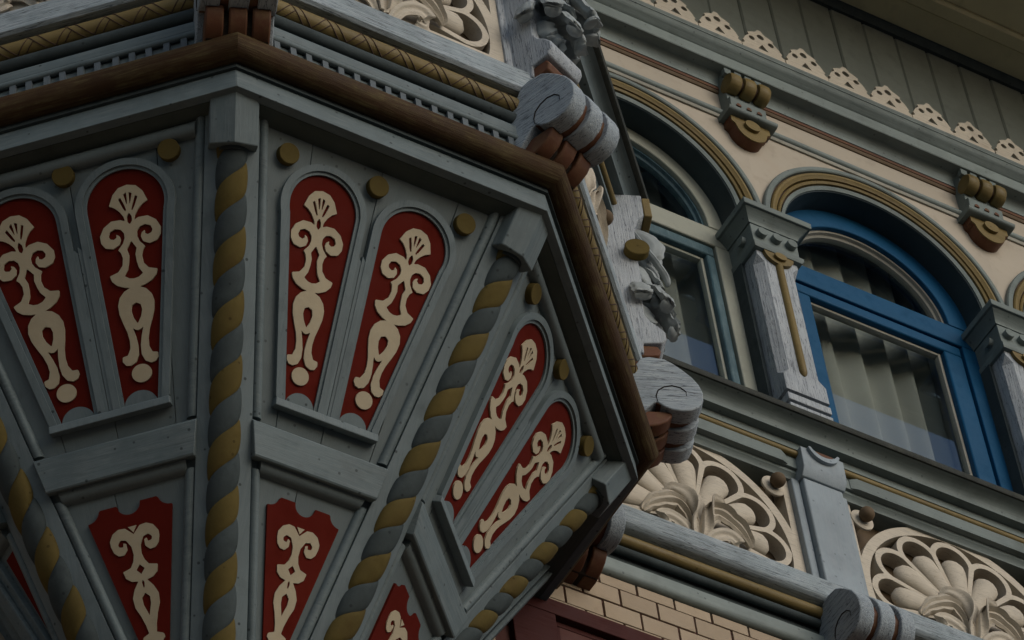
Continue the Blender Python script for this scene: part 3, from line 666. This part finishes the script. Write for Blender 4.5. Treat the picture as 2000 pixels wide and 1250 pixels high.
# ================================================================== corner turret
tur = thing('corner_turret', 'blue grey corner turret underside with red inlaid panels and twisted ribs', 'turret')
SS, KK, HH = .395, .97469, 1.54326
FACES = {'YZ': (-90, 'c'), 'ZA': (-45, 'd'), 'AB': (0, 'c'), 'BC': (45, 'd'), 'CD': (90, 'c')}
TYPE = {'c': (SS, 1.0), 'd': (.605*math.sqrt(2)/2, (1+SS)/math.sqrt(2))}       # half width, apothem
def rotz(d): return Matrix.Rotation(math.radians(d), 4, 'Z')
def ringpart(name, prof, mat, ty, bevel=0.0, smooth=35):
    """moulding with section (rho, z) round one face, mitred to the corners"""
    hw, ap = TYPE[ty]; mb = MB()
    mb.loft([[(-hw*r, -ap*r, z) for r, z in prof], [(hw*r, -ap*r, z) for r, z in prof]])
    return mb
def rarc(c, z, r, a0, a1, n=12): return [(c+r*math.cos(math.radians(a0+(a1-a0)*i/n)), z+r*math.sin(math.radians(a0+(a1-a0)*i/n))) for i in range(n+1)]
rings = [
 ('torus_moulding', rarc(1.0, 0, .0342, 0, 337.5, 15), 'brown'),
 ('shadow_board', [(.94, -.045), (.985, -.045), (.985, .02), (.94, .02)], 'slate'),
 ('fascia_board', [(.955, -.1036), (.977, -.1036), (.977, -.038), (.955, -.038)], 'blue'),
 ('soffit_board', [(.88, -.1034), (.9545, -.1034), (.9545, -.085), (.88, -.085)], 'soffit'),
 ('dentil_board', [(.93, .015), (.998, .015), (.998, .092), (.93, .092)], 'blue'),
 ('bead_moulding', rarc(1.006, .0865, .0085, -140, 140, 10), 'blue'),
 ('upper_fascia', [(.94, .0935), (1.0105, .0935), (1.0115, .095), (1.0115, .126), (1.009, .128), (.94, .128)], 'blue'),
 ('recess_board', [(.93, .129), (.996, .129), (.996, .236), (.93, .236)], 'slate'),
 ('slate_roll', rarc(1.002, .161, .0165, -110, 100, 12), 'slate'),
 ('gold_roll', rarc(1.006, .204, .0235, -120, 120, 16), 'gold'),
 ('turret_beam', [(.93, .237), (1.032, .237), (1.041, .244), (1.041, .316), (1.034, .324), (.93, .324)], 'weather'),
 ('turret_wall', [(.90, .324), (.945, .324), (.945, .99), (.90, .99)], 'umber'),
 ('upper_bead', [(.94, .815), (1.012, .815), (1.015, .825), (1.023, .832), (1.023, .842), (.94, .842)], 'blue'),
 ('upper_strip', [(.94, .8425), (1.036, .8425), (1.036, .885), (.94, .885)], 'blue'),
 ('upper_rod', rarc(1.040, .893, .010, -150, 150, 10), 'gold'),
 ('upper_cove', [(.94, .902), (1.046, .902), (1.046, .929)]+[(1.070+.036*(1-math.cos(t)), .931+.035*math.sin(t)) for t in [PI/2*i/7 for i in range(8)]]+[(.94, .967)], 'blue'),
 ('upper_flashing', [(.90, .968), (1.112, .968), (1.120, .972), (1.124, .982), (1.123, .995), (1.115, 1.004), (1.10, 1.006), (.90, 1.006)], 'lead'),
]
rib_mouldings = {'ZA', 'BC', 'YZ'}
meshes = {}
for ty in 'cd':
    for nm, prof, mat in rings:
        me = ringpart(nm, prof, mat, ty).mesh(nm, 35); me.materials.append(M[mat]); meshes[nm, ty] = me
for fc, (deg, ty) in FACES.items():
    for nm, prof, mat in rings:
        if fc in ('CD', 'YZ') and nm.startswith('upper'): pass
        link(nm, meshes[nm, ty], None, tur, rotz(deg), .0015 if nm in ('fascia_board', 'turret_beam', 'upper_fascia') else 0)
# dentils
dm = MB(); dm.box(-.0070, .0070, -.0095, .001, 0, .066); dent_me = dm.mesh('dentil', 0); dent_me.materials.append(M['dentil'])
for fc in ('ZA', 'AB', 'BC'):
    deg, ty = FACES[fc]; hw, ap = TYPE[ty]; n = int(2*hw/.0392)
    for i in range(n):
        x = (i-(n-1)/2)*.0392
        if abs(x) > hw-.03: continue
        link('dentil', dent_me, None, tur, rotz(deg) @ Matrix.Translation(Vector((x+random.uniform(-.0012, .0012), -ap*.9985, .020))*S) @ Matrix.Rotation(random.uniform(-.03, .03), 4, 'Y'))
# carved lines on the gold roll
def grooves(ty):
    hw, ap = TYPE[ty]; mb = MB(); x = -hw+.03; R_ = .0238
    y0 = -ap*1.006
    def surf(xx, th): return (xx, y0-R_*math.cos(th)*ap, .204+R_*math.sin(th))
    while x < hw-.11:
        for o in (0, .021):
            mb.tube([surf(x+o+.050*u-.006*math.sin(PI*u)+.0*u, 1.15-2.55*u) for u in [i/10 for i in range(11)]], .0014, 5)
        mb.tube([surf(x+.070+.030*u, -1.30+1.55*u) for u in [i/5 for i in range(6)]], .0013, 5)
        mb.tube([surf(x+.090+.020*u, -1.32+.95*u) for u in [i/5 for i in range(6)]], .0013, 5)
        x += .0885
    me = mb.mesh('carved_line', 60); me.materials.append(M['dkbrown']); return me
gm = {ty: grooves(ty) for ty in 'cd'}
for fc in ('ZA', 'AB', 'BC'):
    deg, ty = FACES[fc]; o = link('carved_line', gm[ty], None, tur, rotz(deg)); o['kind'] = 'stuff'

# ---- sloping faces
def slope(deg, ty):
    hw, ap = TYPE[ty]; a = ap*KK; L = math.hypot(a, HH)
    ex = Vector((1, 0, 0)); ey = Vector((0, -a/L, HH/L)); ez = ex.cross(ey)
    mt = Matrix((ex, ey, ez)).transposed().to_4x4(); mt.translation = Vector((0, -a, 0))*S
    return rotz(deg) @ mt, hw*KK, L
def half(ty): return TYPE[ty][0]*KK
VB = -1.60
# traced ornament outlines (half, mirrored): across, down the axis from the crown
OUT1 = [(0.0,0.0),(0.0177,0.0045),(0.03,0.0183),(0.0388,0.0418),(0.0282,0.0478),(0.0187,0.0578),(0.0112,0.0706),(0.0085,0.0826),(0.0183,0.0774),(0.0371,0.0772),(0.0532,0.0891),(0.0617,0.107),(0.0604,0.1226),(0.0523,0.1351),(0.0366,0.1389),(0.0245,0.1322),(0.0208,0.121),(0.0235,0.1126),(0.0292,0.1085),(0.0279,0.115),(0.0343,0.1196),(0.0429,0.1167),(0.0455,0.1095),(0.0416,0.0993),(0.0305,0.0945),(0.0195,0.0979),(0.0128,0.1075),(0.0121,0.1187),(0.0164,0.1312),(0.027,0.1442),(0.0221,0.1509),(0.0188,0.1636),(0.0207,0.18),(0.0307,0.1939),(0.048,0.1996),(0.0448,0.2112),(0.0352,0.2222),(0.0203,0.2295),(0.0083,0.232),(0.0219,0.239),(0.0319,0.2518),(0.0363,0.2687),(0.0347,0.2884),(0.0287,0.3093),(0.0219,0.3299),(0.0183,0.3491),(0.0183,0.367),(0.0245,0.3819),(0.0352,0.384),(0.0358,0.3937),(0.03,0.4023),(0.0205,0.4043),(0.0097,0.3982),(0.0034,0.3833),(0.003,0.3631),(0.0064,0.3416),(0.0115,0.3206),(0.0048,0.3267),(0.0,0.3282)]
HOLES1 = [[(0.0, 0.0615), (0.0055, 0.072), (0.0055, 0.083), (0.0, 0.091)], [(0.0, 0.1263), (0.0105, 0.145), (0.007, 0.1592), (0.0085, 0.1749), (0.0115, 0.1898), (0.0195, 0.2039), (0.010, 0.2112), (0.0, 0.2133)],
          [(0.0, 0.2662), (0.0095, 0.2718), (0.0116, 0.2847), (0.0082, 0.2993), (0.0, 0.3155)]]
SLITS1 = [[(0.0206, 0.0297), (0.0150, 0.0255), (0.0080, 0.0438), (0.0045, 0.0564), (0.0070, 0.0608), (0.0130, 0.050)], [(0.0095, 0.0195), (0.0022, 0.016), (0.0016, 0.0312), (0.0020, 0.0455), (0.0045, 0.043)]]
def smooth_poly(p, closed=False):
    return p
def orn1(X, Y):
    A = np.abs(X)
    f = sd_poly(X, Y, OUT1+[(-a, b) for a, b in reversed(OUT1[1:-1])])
    f = np.minimum(f, sd_circle(X, Y, 0, .4247, .0200)) if False else f
    for h_ in HOLES1: f = np.maximum(f, -sd_poly(X, Y, h_+[(-a, b) for a, b in reversed(h_)]))
    for h_ in SLITS1: f = np.maximum(f, -sd_poly(A, Y, h_))
    return np.minimum(f-.0004, sd_circle(X, Y, 0, .4247, .0200))
OUT2 = [(0,-.9832),(.0152,-.9668),(.028,-.9655),(.0405,-.9725),(.0485,-.9870),(.0481,-.9983),(.0445,-1.0125),(.0365,-1.0215),(.0261,-1.0222),(.0185,-1.0130),(.0187,-.9995),(.0230,-.9975),(.0244,-1.0055),(.0332,-1.004),(.035,-.9965),(.0281,-.9885),(.0169,-.992),(.0086,-1.0087),(.0073,-1.0267),(.0106,-1.0412),(.018,-1.0534),(.0342,-1.0582),(.031,-1.0729),(.0212,-1.0820),(.0081,-1.0848),(.0184,-1.1003),(.0253,-1.1186),(.0240,-1.1394),(.0161,-1.16),(.0100,-1.1817),(.0070,-1.2000),(.0200,-1.2060),(.0215,-1.2140),(.0130,-1.2240),(.0,-1.2260)]
HOLES2 = [[(0,-1.049),(.0090,-1.0600),(0,-1.0718)], [(0,-1.0830),(.0030,-1.0886),(.0022,-1.0980),(0,-1.1030)], [(0,-1.1116),(.0085,-1.1217),(.0078,-1.1370),(0,-1.1641)]]
def orn2(X, Y):
    f = sd_poly(X, Y, OUT2+[(-a, b) for a, b in reversed(OUT2[1:-1])])
    for h_ in HOLES2: f = np.maximum(f, -sd_poly(X, Y, h_+[(-a, b) for a, b in reversed(h_[1:-1])]))
    return f-.0004
mb = MB(); iso(mb, orn1, -.07, .07, -.006, .452, .0021, -.0012, .0030, lambda a, b, w: (a, -b, w)); orn1_me = mb.mesh('ornament', 40); orn1_me.materials.append(M['cream_orn'])
mb = MB(); iso(mb, orn2, -.056, .056, -1.232, -.960, .0021, .0052, .0085, SLP); orn2_me = mb.mesh('ornament', 40); orn2_me.materials.append(M['cream_orn'])
mb = MB(); mb.prism([(-.0085, -.9650), (.0085, -.9650), (0, -.9785)], .0052, .0083, lambda a, b, w: (a, b, w)); tri_me = mb.mesh('ornament_wedge', 0); tri_me.materials.append(M['cream_orn'])
# opening outline: big round head tapering to a narrow foot along a slanting axis
AXT = (.1115, -.262)
OPOLY = [(.0315, -.262), (.0315, -.245), (.1915, -.245), (.1913, -.262), (.0978, -.712), (.0300, -.712)]
def opening(X, Y, grow=0.0):
    body = np.maximum(sd_poly(X, Y, [(.0315, -.262), (.1915, -.262), (.0955, -.725), (.0302, -.725)]), -.725-Y)
    return np.minimum(sd_circle(X, Y, AXT[0], AXT[1], .0800), body)-grow
def red_fn(X, Y): return np.maximum(opening(X, Y, .002), -.712-Y)
def frame_fn(o, inn):
    def fn(X, Y):
        A = np.abs(X)
        f = opening(A, Y, o)
        return np.maximum(np.maximum(f, -opening(A, Y, inn)), -.7075-Y)
    return fn
def orn_matrix(s):
    # crown of the ornament and direction of the axis in face coordinates
    top = Vector((s*.1213, -.2199, 0)); axd = Vector((-s*.1038, -.9946, 0)); acr = Vector((-axd.y, axd.x, 0))
    # local (a, -b, w): +y local is up the axis
    mt = Matrix(((-axd.y, -axd.x, 0), (axd.x, -axd.y, 0), (0, 0, 1))).to_4x4(); 
    mt = Matrix((( -axd.y, -axd.x, 0, top.x*S), (axd.x, -axd.y, 0, top.y*S), (0, 0, 1, .0040*S), (0, 0, 0, 1)))
    return mt
face_meshes = {}
mb = MB(); iso(mb, frame_fn(.0225, .0075), -.225, .225, -.735, -.150, .0035, -.004, .0125, SLP); fo_me = mb.mesh('arched_frame', 40); fo_me.materials.append(M['trim'])
mb = MB(); iso(mb, frame_fn(.0085, -.0005), -.215, .215, -.735, -.155, .0032, -.004, .0080, SLP); fi_me = mb.mesh('inner_frame', 40); fi_me.materials.append(M['trim'])
mb = MB(); mb.prism([(-.0118, -.330), (-.0007, -.345), (-.0007, -.7065), (-.0118, -.7065)], -.002, .0112, SLP); dv_me = mb.mesh('divider', 0); dv_me.materials.append(M['trim'])
red_me = []
for s in (-1, 1):
    mb = MB(); iso(mb, lambda X, Y: red_fn(X*s, Y), -.2, .2, -.74, -.17, .004, -.003, .0030, SLP); me = mb.mesh('red_panel', 0); me.materials.append(M['red']); red_me.append(me)
mb = MB(); iso(mb, lambda X, Y: np.maximum(sd_circle(X, Y, 0, -.712, .0335), -.7075-Y), -.04, .04, -.72, -.67, .002, .001, .0065, SLP); bump_me = mb.mesh('foot_lobe', 40); bump_me.materials.append(M['trim'])
mb = MB(); mb.lathe([(.0243, -.002), (.0243, .015), (.0228, .0165)], (0, 0, 0), 'z', 26); disc_me = mb.mesh('gold_disc', 35); disc_me.materials.append(M['gold_r'])
mb = MB(); mb.loft([[(-.1235, -.7070, -.002), (-.1235, -.7090, .018), (-.1235, -.7270, .023), (-.1235, -.7290, -.002)], [(.1235, -.7070, -.002), (.1235, -.7090, .018), (.1235, -.7270, .023), (.1235, -.7290, -.002)]]); fbar_me = mb.mesh('frame_foot', 0); fbar_me.materials.append(M['trim'])
def low_red(X, Y):
    f = sd_poly(X, Y, [(-.085, -.914), (.085, -.914), (.085, -.939), (.0315, -1.205), (.004, -1.345), (-.004, -1.345), (-.0315, -1.205), (-.085, -.939)])
    f = np.maximum(f, -sd_circle(X, Y, 0, -.9145, .0235))
    return np.maximum(f, -sd_circle(np.abs(X), Y, .0850, -.9120, .0255))
mb = MB(); iso(mb, low_red, -.09, .09, -1.35, -.908, .003, -.001, .0060, SLP); lred_me = mb.mesh('lower_red_panel', 40); lred_me.materials.append(M['red'])
def trap(hk, L, va, vb, oa, ob, w0, w1, mb=None, fa=None, fb=None):
    """strip parallel to the corner line: offsets oa..ob inwards, from va to vb"""
    mb = mb or MB(); hwv = lambda v: hk*(1+v/L)
    for s in (-1, 1):
        a = [(s*(hwv(va)-oa), va, w0), (s*(hwv(va)-oa), va, w1), (s*(hwv(va)-ob), va, w1), (s*(hwv(va)-ob), va, w0)]
        b = [(s*(hwv(vb)-oa), vb, w0), (s*(hwv(vb)-oa), vb, w1), (s*(hwv(vb)-ob), vb, w1), (s*(hwv(vb)-ob), vb, w0)]
        yield MB().loft([a, b])
def batten(hk, L, va, vb, o, r):
    hwv = lambda v: hk*(1+v/L)
    for s in (-1, 1):
        rings = []
        for v in (va, vb):
            c = s*(hwv(v)-o)
            rings.append([(c+r*math.cos(PI*i/8)*1.0, v, -.001+r*1.15*math.sin(PI*i/8)) for i in range(9)])
        yield MB().loft(rings)
for fc, (deg, ty) in FACES.items():
    mt, hk, L = slope(deg, ty); su = hk/half('c')
    hwv = lambda v: hk*(1+v/L)
    full = fc in ('ZA', 'AB', 'BC')
    # backing planks
    end = {'YZ': 1, 'CD': -1}.get(fc)
    for (va, vb) in ((-.10, -.80), (-.80, VB)):
        cuts = (-1, -.46, .02, .55, 1) if va > -.5 else (-1, -.12, 1)
        for i in range(len(cuts)-1):
            g = .0007
            mb = MB(); mb.loft([[(cuts[i]*hwv(v)+g, v, -.03), (cuts[i]*hwv(v)+g, v, 0), (cuts[i+1]*hwv(v)-g, v, 0), (cuts[i+1]*hwv(v)-g, v, -.03)] for v in (va-.0004, vb+.0004)])
            part('plank', mb, 'panel', tur, mt, .0008, smooth=0)
    for mb in trap(hk, L, -.11, VB, .0, .0605, -.01, .010): part('rib_flank', mb, 'trim', tur, mt, .0015, smooth=0)
    for va, vb in ((-.112, -.765), (-.875, VB)):
        for mb in batten(hk, L, va, vb, .0725, .0118): part('half_round_batten', mb, 'blue', tur, mt)
    # cross rail, thicker towards its foot
    prof = [(-.768, -.001), (-.777, .019), (-.850, .029), (-.8555, .027), (-.8555, -.001)]
    mb = MB(); mb.loft([[(s*(hwv(v)-.0585), v, w_) for v, w_ in prof] for s in (-1, 1)]); part('cross_rail', mb, 'blue', tur, mt, .002, smooth=20)
    prof = [(-.856, -.001), (-.856, .017), (-.868, .017), (-.879, .011), (-.885, -.001)]
    mb = MB(); mb.loft([[(s*(hwv(v)-.080), v, w_) for v, w_ in prof] for s in (-1, 1)]); part('under_rail_moulding', mb, 'panel', tur, mt, smooth=50)
    if fc in rib_mouldings:
        prof = [(-.118+.030*(0), -.001)]+[(-.136-.018*math.cos(a), .020*math.sin(a)) for a in [PI*i/8 for i in range(9)]]
        mb = MB(); mb.loft([[(s*(hwv(v)-.082), v, w_) for v, w_ in prof[1:]] for s in (-1, 1)]); part('head_moulding', mb, 'panel', tur, mt, smooth=50)
    mq = mt @ Matrix.Diagonal((su, 1, 1, 1))
    if full:
        fr_ = link('arched_frame', fo_me, None, tur, mq, .0012); link('inner_frame', fi_me, None, fr_); link('divider', dv_me, None, fr_); link('divider', dv_me, None, fr_, Matrix.Translation(Vector((.0125, 0, 0))*S)); link('frame_foot', fbar_me, None, fr_, None, .002)
        for s, me in ((-1, red_me[0]), (1, red_me[1])):
            rp = link('red_panel', me, None, tur, mq); link('ornament', orn1_me, None, rp, orn_matrix(s)); link('foot_lobe', bump_me, None, rp, Matrix.Translation(Vector((s*.0640, 0, 0))*S))
        for x, v in ((0, -.163), (-.219, -.169), (.219, -.169)):
            link('gold_disc', disc_me, None, tur, mt @ Matrix.Translation(Vector((x*su, v, 0))*S) @ Matrix.Rotation(random.uniform(0, 3), 4, 'Z'))
    if full:
        lr = link('lower_red_panel', lred_me, None, tur, mq); link('ornament', orn2_me, None, lr); link('ornament_wedge', tri_me, None, lr)
    else:                                                   # the faces that die into the wall carry only half a panel and an end board
        mb = MB(); mb.prism([(end*.080, -.905), (end*.118, -.905), (end*.0715, -1.115), (end*.0700, -1.115)], -.001, .006, SLP); part('lower_red_panel', mb, 'red', tur, mt, smooth=0)
        mb = MB(); mb.prism([(end*.062, -.10), (end*.062, VB), (end*-.020, VB), (end*-.020, -.10)], -.01, .016, SLP); part('end_board', mb, 'blue_z', tur, mt, .002, smooth=0)
        mb = MB(); mb.prism([(end*.045, -.10), (end*.045, VB), (end*.012, VB), (end*.012, -.10)], .0165, .030, SLP); part('end_batten', mb, 'blue_z', tur, mt, .004, smooth=0)

# ---- ribs: twisted gold and slate strands on the corner lines, with a block at the head
RC = math.hypot(SS, 1)*KK
RL = math.hypot(RC, HH)
def rib_matrix(ang):
    e = Vector((math.cos(ang), math.sin(ang), 0)); tn = Vector((-math.sin(ang), math.cos(ang), 0))
    dn = (Vector((0, 0, -HH))-e*RC).normalized(); out_ = tn.cross(dn)
    if out_.dot(e) < 0: out_ = -out_; tn = -tn
    mt = Matrix((tn, out_, dn)).transposed().to_4x4(); mt.translation = e*RC*S
    return mt
LEAD, RR = .1425, .0345
def strand(k):
    mb = MB(); rings = []; n = 13; t = .195
    while t < RL-.10:
        ring_ = []; r0 = RR*min(1.0, max(.35, (RL-t)/.35))
        for i in range(n):
            al = -PI/2+PI*i/(n-1); th = PI/2+.9-2*PI*t/LEAD*TW+k*PI+al
            rr = r0*(.84+.17*max(0, math.cos(al))**.5)
            ring_.append((rr*math.cos(th), rr*math.sin(th)*.74, t))
        ring_.append((0, 0, t)); rings.append(ring_); t += .0065
    mb.loft(rings); return mb.mesh('strand', 60)
TW = 1.0
gs_me = strand(0); gs_me.materials.append(M['gold_r']); ss_me = strand(1); ss_me.materials.append(M['slate'])
mb = MB(); mb.loft([[(-.053, -.012, t), (-.053, .028, t), (0, .047, t), (.053, .028, t), (.053, -.012, t)] for t in (.088, .208)]); blk_me = mb.mesh('corner_block', 0); blk_me.materials.append(M['blue_z'])
mb = MB(); mb.lathe([(.0315, .18), (.0315, .215)], (0, 0, 0), 'z', 18); col_me = mb.mesh('rope_collar', 35); col_me.materials.append(M['slate'])
for ang in [math.atan2(y, x) for x, y in ((-SS, -1), (SS, -1), (1, -SS), (-1, -SS), (1, SS), (-1, SS))]:
    rm = rib_matrix(ang)
    rb = link('corner_block', blk_me, None, tur, rm, .003)
    rp = link('rope_collar', col_me, None, tur, rm)
    link('gold_strand', gs_me, None, rp); link('slate_strand', ss_me, None, rp)
mb = MB(); mb.lathe([(.01, -1.72), (.05, -1.70), (.075, -1.64), (.06, -1.58), (.10, -1.50), (.12, -1.44), (.06, -1.38)], (0, 0, 0), 'z', 24); part('pendant', mb, 'gold_r', tur)
mb = MB(); mb.loft([[(r*math.cos(math.radians(22.5+45*i)), r*math.sin(math.radians(22.5+45*i)), z) for i in range(8)] for r, z in ((.93, .30), (.93, 3.0))]); part('upper_storey', mb, 'blue_z', tur, smooth=0)

# ---- sunburst panels let into the turret faces
for fc, lb in (('AB', 'cream carved sunburst panel of the turret, cut off by the top edge'), ('ZA', 'corner of a cream sunburst panel at the top left corner of the picture'), ('BC', 'cream sunburst panel on the turret flank, seen edge on beside the rope roll')):
    deg, ty = FACES[fc]; hw, ap = TYPE[ty]
    r = thing('sunburst_panel', lb, 'carved panel', (rotz(deg) @ Vector((0, -ap*.972, .475))), math.radians(deg), 'cream sunburst panels')
    fill_sunburst(r, (hw-.078)/HWP)
# corner posts of the turret's upper part
for fc in ('ZA', 'AB', 'BC'):
    deg, ty = FACES[fc]; hw, ap = TYPE[ty]
    for s in (-1, 1):
        a, b = sorted((s*(hw*.995-.005), s*(hw-.050))); c_, d_ = sorted((s*(hw-.0505), s*(hw-.078)))
        mb = MB(); mb.box(a, b, -ap*1.012, -ap*.94, .3245, .8145); part('post_board', mb, 'weather_z', tur, rotz(deg), .002, smooth=0)
        mb = MB(); mb.box(c_, d_, -ap*1.004, -ap*.94, .3245, .8145); part('post_edge', mb, 'weather_z', tur, rotz(deg), .002, smooth=0)

# ================================================================== scroll brackets
BP = [(-.07, .035), (-.022, .035), (.004, .062), (.022, .082), (.030, .086), (.044, .070), (.062, .060), (.087, .056), (.110, .060), (.131, .075), (.143, .100), (.145, .128), (.139, .155), (.126, .182), (.106, .208), (.084, .232), (.066, .246), (.030, .252), (.008, .246), (-.006, .222), (-.030, .170), (-.07, .120)]
LBP = [(-.07, .010), (.000, .010), (.028, .018), (.052, .034), (.064, .052), (.066, .066), (-.07, .066)]
def bracket(label, loc, rz):
    t = thing('scroll_bracket', label, 'bracket', loc, rz, 'grey scroll brackets')
    for a, b in ((-.084, -.040), (-.021, .023), (.042, .084)):
        mb = MB(); mb.xprism(BP, a, b); part('slab', mb, 'weather_y', t, bevel=.003, smooth=40)
    mb = MB(); mb.xprism([(x-.012 if x > 0 else x, z+(.010 if z < .12 else -.010)) for x, z in BP], -.08, .08); part('core', mb, 'rust', t, smooth=40)
    sp = [(.030, .088), (.029, .105), (.036, .126), (.052, .140), (.072, .146), (.092, .140), (.104, .126), (.103, .112)]
    for x in (-.0846, .0846):
        mb = MB(); mb.tube([(x, -r, z) for r, z in sp], [.0012, .0016, .0018, .0018, .0018, .0016, .0014, .001], 6); o = part('scroll_line', mb, 'black', t)
    for i, (a, b) in enumerate(((-.070, -.030), (-.019, .021), (.032, .072))):
        mb = MB(); mb.xprism(LBP, a, b); part('lower_step', mb, 'rust', t, bevel=.004, smooth=40)
    mb = MB(); mb.xprism([(-.07, .012), (.010, .012), (.034, .030), (.046, .066), (-.07, .066)], -.0665, .069); part('lower_core', mb, 'black', t, smooth=0)
    return t
b0 = bracket('weathered scroll bracket at the turret corner above the brown rolls, left of the pale window', (SS, -1, 0), 0)
RCN = math.hypot(SS, 1)
def bloc(x, y): return (x, y, 0)
def brot(x, y): return math.atan2(y, x)+PI/2
b0.matrix_world = Matrix.Translation(Vector((SS, -1, 0))*S) @ Matrix.Rotation(brot(SS, -1), 4, 'Z')
dup(b0, 'weathered scroll bracket at the turret corner just below the pale window sill', (1, -SS, 0), brot(1, -SS))
dup(b0, 'dark underside of a scroll bracket over the turret front corner at the top edge', (-SS, -1, 0), brot(-SS, -1))
dup(b0, 'grey scroll bracket on the beam below the grey post, at the bottom right', (PX, YW-.045, 0), 0)
dup(b0, 'scroll bracket on the house front half hidden behind the turret, over the bricks', (PX-PIT, YW-.045, 0), 0)

# ================================================================== carved consoles on the turret corners
CP = [(-.03, .30), (.028, .30), (.030, .336), (.078, .341), (.090, .358), (.090, .380), (.075, .403), (.058, .420), (.046, .446), (.048, .50), (.055, .57), (.055, .68), (.060, .78), (.075, .830), (.092, .850), (.094, .93), (-.03, .93)]
def console(label, loc, rz):
    t = thing('carved_console', label, 'console', loc, rz, 'leaf carved consoles on the turret corners')
    mb = MB(); mb.xprism(CP, -.058, .058); part('board', mb, 'weather_z', t, bevel=.003, smooth=40)
    mb = MB(); mb.xprism([(-.03, .30), (.034, .295), (.066, .300), (.074, .318), (.066, .336), (-.03, .338)], -.050, .050); part('foot_block', mb, 'rust', t, bevel=.004, smooth=40)
    mb = MB(); mb.fbox(-.052, .052, .095, .116, .853, .928); part('gold_cap', mb, 'gold', t, bevel=.003)
    for s in (-1, 1):
        mb = MB(); mb.lathe([(.0315, 0), (.0315, s*.020), (.0295, s*.022)], (s*.058, -.053, .690), 'x', 24); part('gold_disc', mb, 'gold_r', t)
        mb = MB(); mb.fbox(min(s*.060, s*.081), max(s*.060, s*.081), .020, .086, .6892, .6908)
    W = lambda a: (lambda u: a*(.35+.75*math.sin(PI*min(1, .12+.86*u))**.9))
    def lf(sp, wf, side, **k):
        me = leaf_mesh(sp, wf, side, **k); link('acanthus_leaf', me, M['carve'], t)
    rg = random.Random(5)
    def lobe(pts, wid, nrm, flat=.50, name='acanthus_leaf'):
        """solid carved leaf lobe: thick, veined, tapering at the stem and rounded at the tip"""
        P_ = [Vector(p) for p in pts]; n = 20; rings = []; nrm = Vector(nrm)
        for i in range(n+1):
            tt = i/n; f_ = tt*(len(P_)-1); k = min(int(f_), len(P_)-2); u = f_-k
            p0, p1, p2, p3 = P_[max(k-1, 0)], P_[k], P_[k+1], P_[min(k+2, len(P_)-1)]
            cpt = lambda u: .5*((2*p1)+(p2-p0)*u+(2*p0-5*p1+4*p2-p3)*u*u+(3*p1-p0-3*p2+p3)*u**3)
            p = cpt(u); d = (cpt(min(u+.05, 1.05))-cpt(u-.05)).normalized()
            e = d.cross(nrm).normalized(); g_ = e.cross(d)
            w_ = wid*(.38+.62*math.sin(PI*min(.5, .08+tt*.62)))*(math.sqrt(max(.004, 1-((tt-.72)/.285)**2)) if tt > .72 else 1)
            ring_ = []
            for q in range(24):
                a_ = 2*PI*q/24; rr = w_*(1+.085*math.cos(7*a_)+(.10*math.sin(9*PI*tt) if abs(math.cos(a_)) > .8 else 0))
                ring_.append(tuple(p+e*(rr*math.cos(a_))+g_*(rr*flat*math.sin(a_))))
            rings.append(ring_)
        mb = MB(); mb.loft(rings); me = mb.mesh(name, 70); link(name, me, M['carve'], t)
    for z0, ln, phs, wd in ((.650, .078, (-70, -16, 30, 78), .023), (.610, .098, (-50, 4, 56), .025), (.570, .088, (-82, -30, 26, 76), .024), (.520, .078, (-58, -4, 50), .023), (.475, .052, (-30, 34), .019)):
        for ph in phs:
            a = math.radians(ph+rg.uniform(-10, 10)); sx, sy = math.sin(a), -math.cos(a); l_ = ln*rg.uniform(.85, 1.2); zz = z0+rg.uniform(-.014, .014); tw = rg.uniform(-.30, .30)
            pt = lambda d, dz: (sx*l_*d*.66+tw*l_*d*d, -.038+sy*l_*d*.92, zz+dz*l_)
            cl = rg.uniform(.1, .5)
            lobe([pt(.0, .40), pt(.46, .26), pt(.86, -.05), pt(1.0, -.42), pt(1.02+.25*cl, -.70), pt(1.0-.35*cl, -.86)], wd*rg.uniform(.85, 1.2), (sx*.5, sy*.5, .86), flat=.42)
    # slanting stem with a curled cup on either side, rising to the gold cap
    for s in (-1, 1):
        lobe([(s*.034, -.052, .835), (s*.034, -.080, .760), (s*.032, -.108, .690), (s*.026, -.128, .640), (s*.020, -.132, .610)], .0105, (0, -.5, .85), flat=.7, name='leaf_stem')
        lobe([(s*.020, -.070, .825), (s*.022, -.100, .800), (s*.022, -.116, .765), (s*.020, -.108, .735), (s*.018, -.092, .725)], .024, (1, 0, 0), flat=.4)
    mb = MB(); mb.tube([(0, -.050, .80), (0, -.082, .74), (0, -.108, .67), (0, -.112, .60)], [.010, .013, .013, .008], 10, up=(1, 0, 0)); part('stem', mb, 'carve', t)
    return t
def cpos(x, y, off): 
    v = Vector((x, y, 0)); return v+v.normalized()*off
k0 = console('leaf carved console with gold disc on the turret corner in front of the pale window', tuple(cpos(1, -SS, 0)), brot(1, -SS))
dup(k0, 'leaf carved console at the top edge above the left scroll bracket', tuple(cpos(SS, -1, 0)), brot(SS, -1))
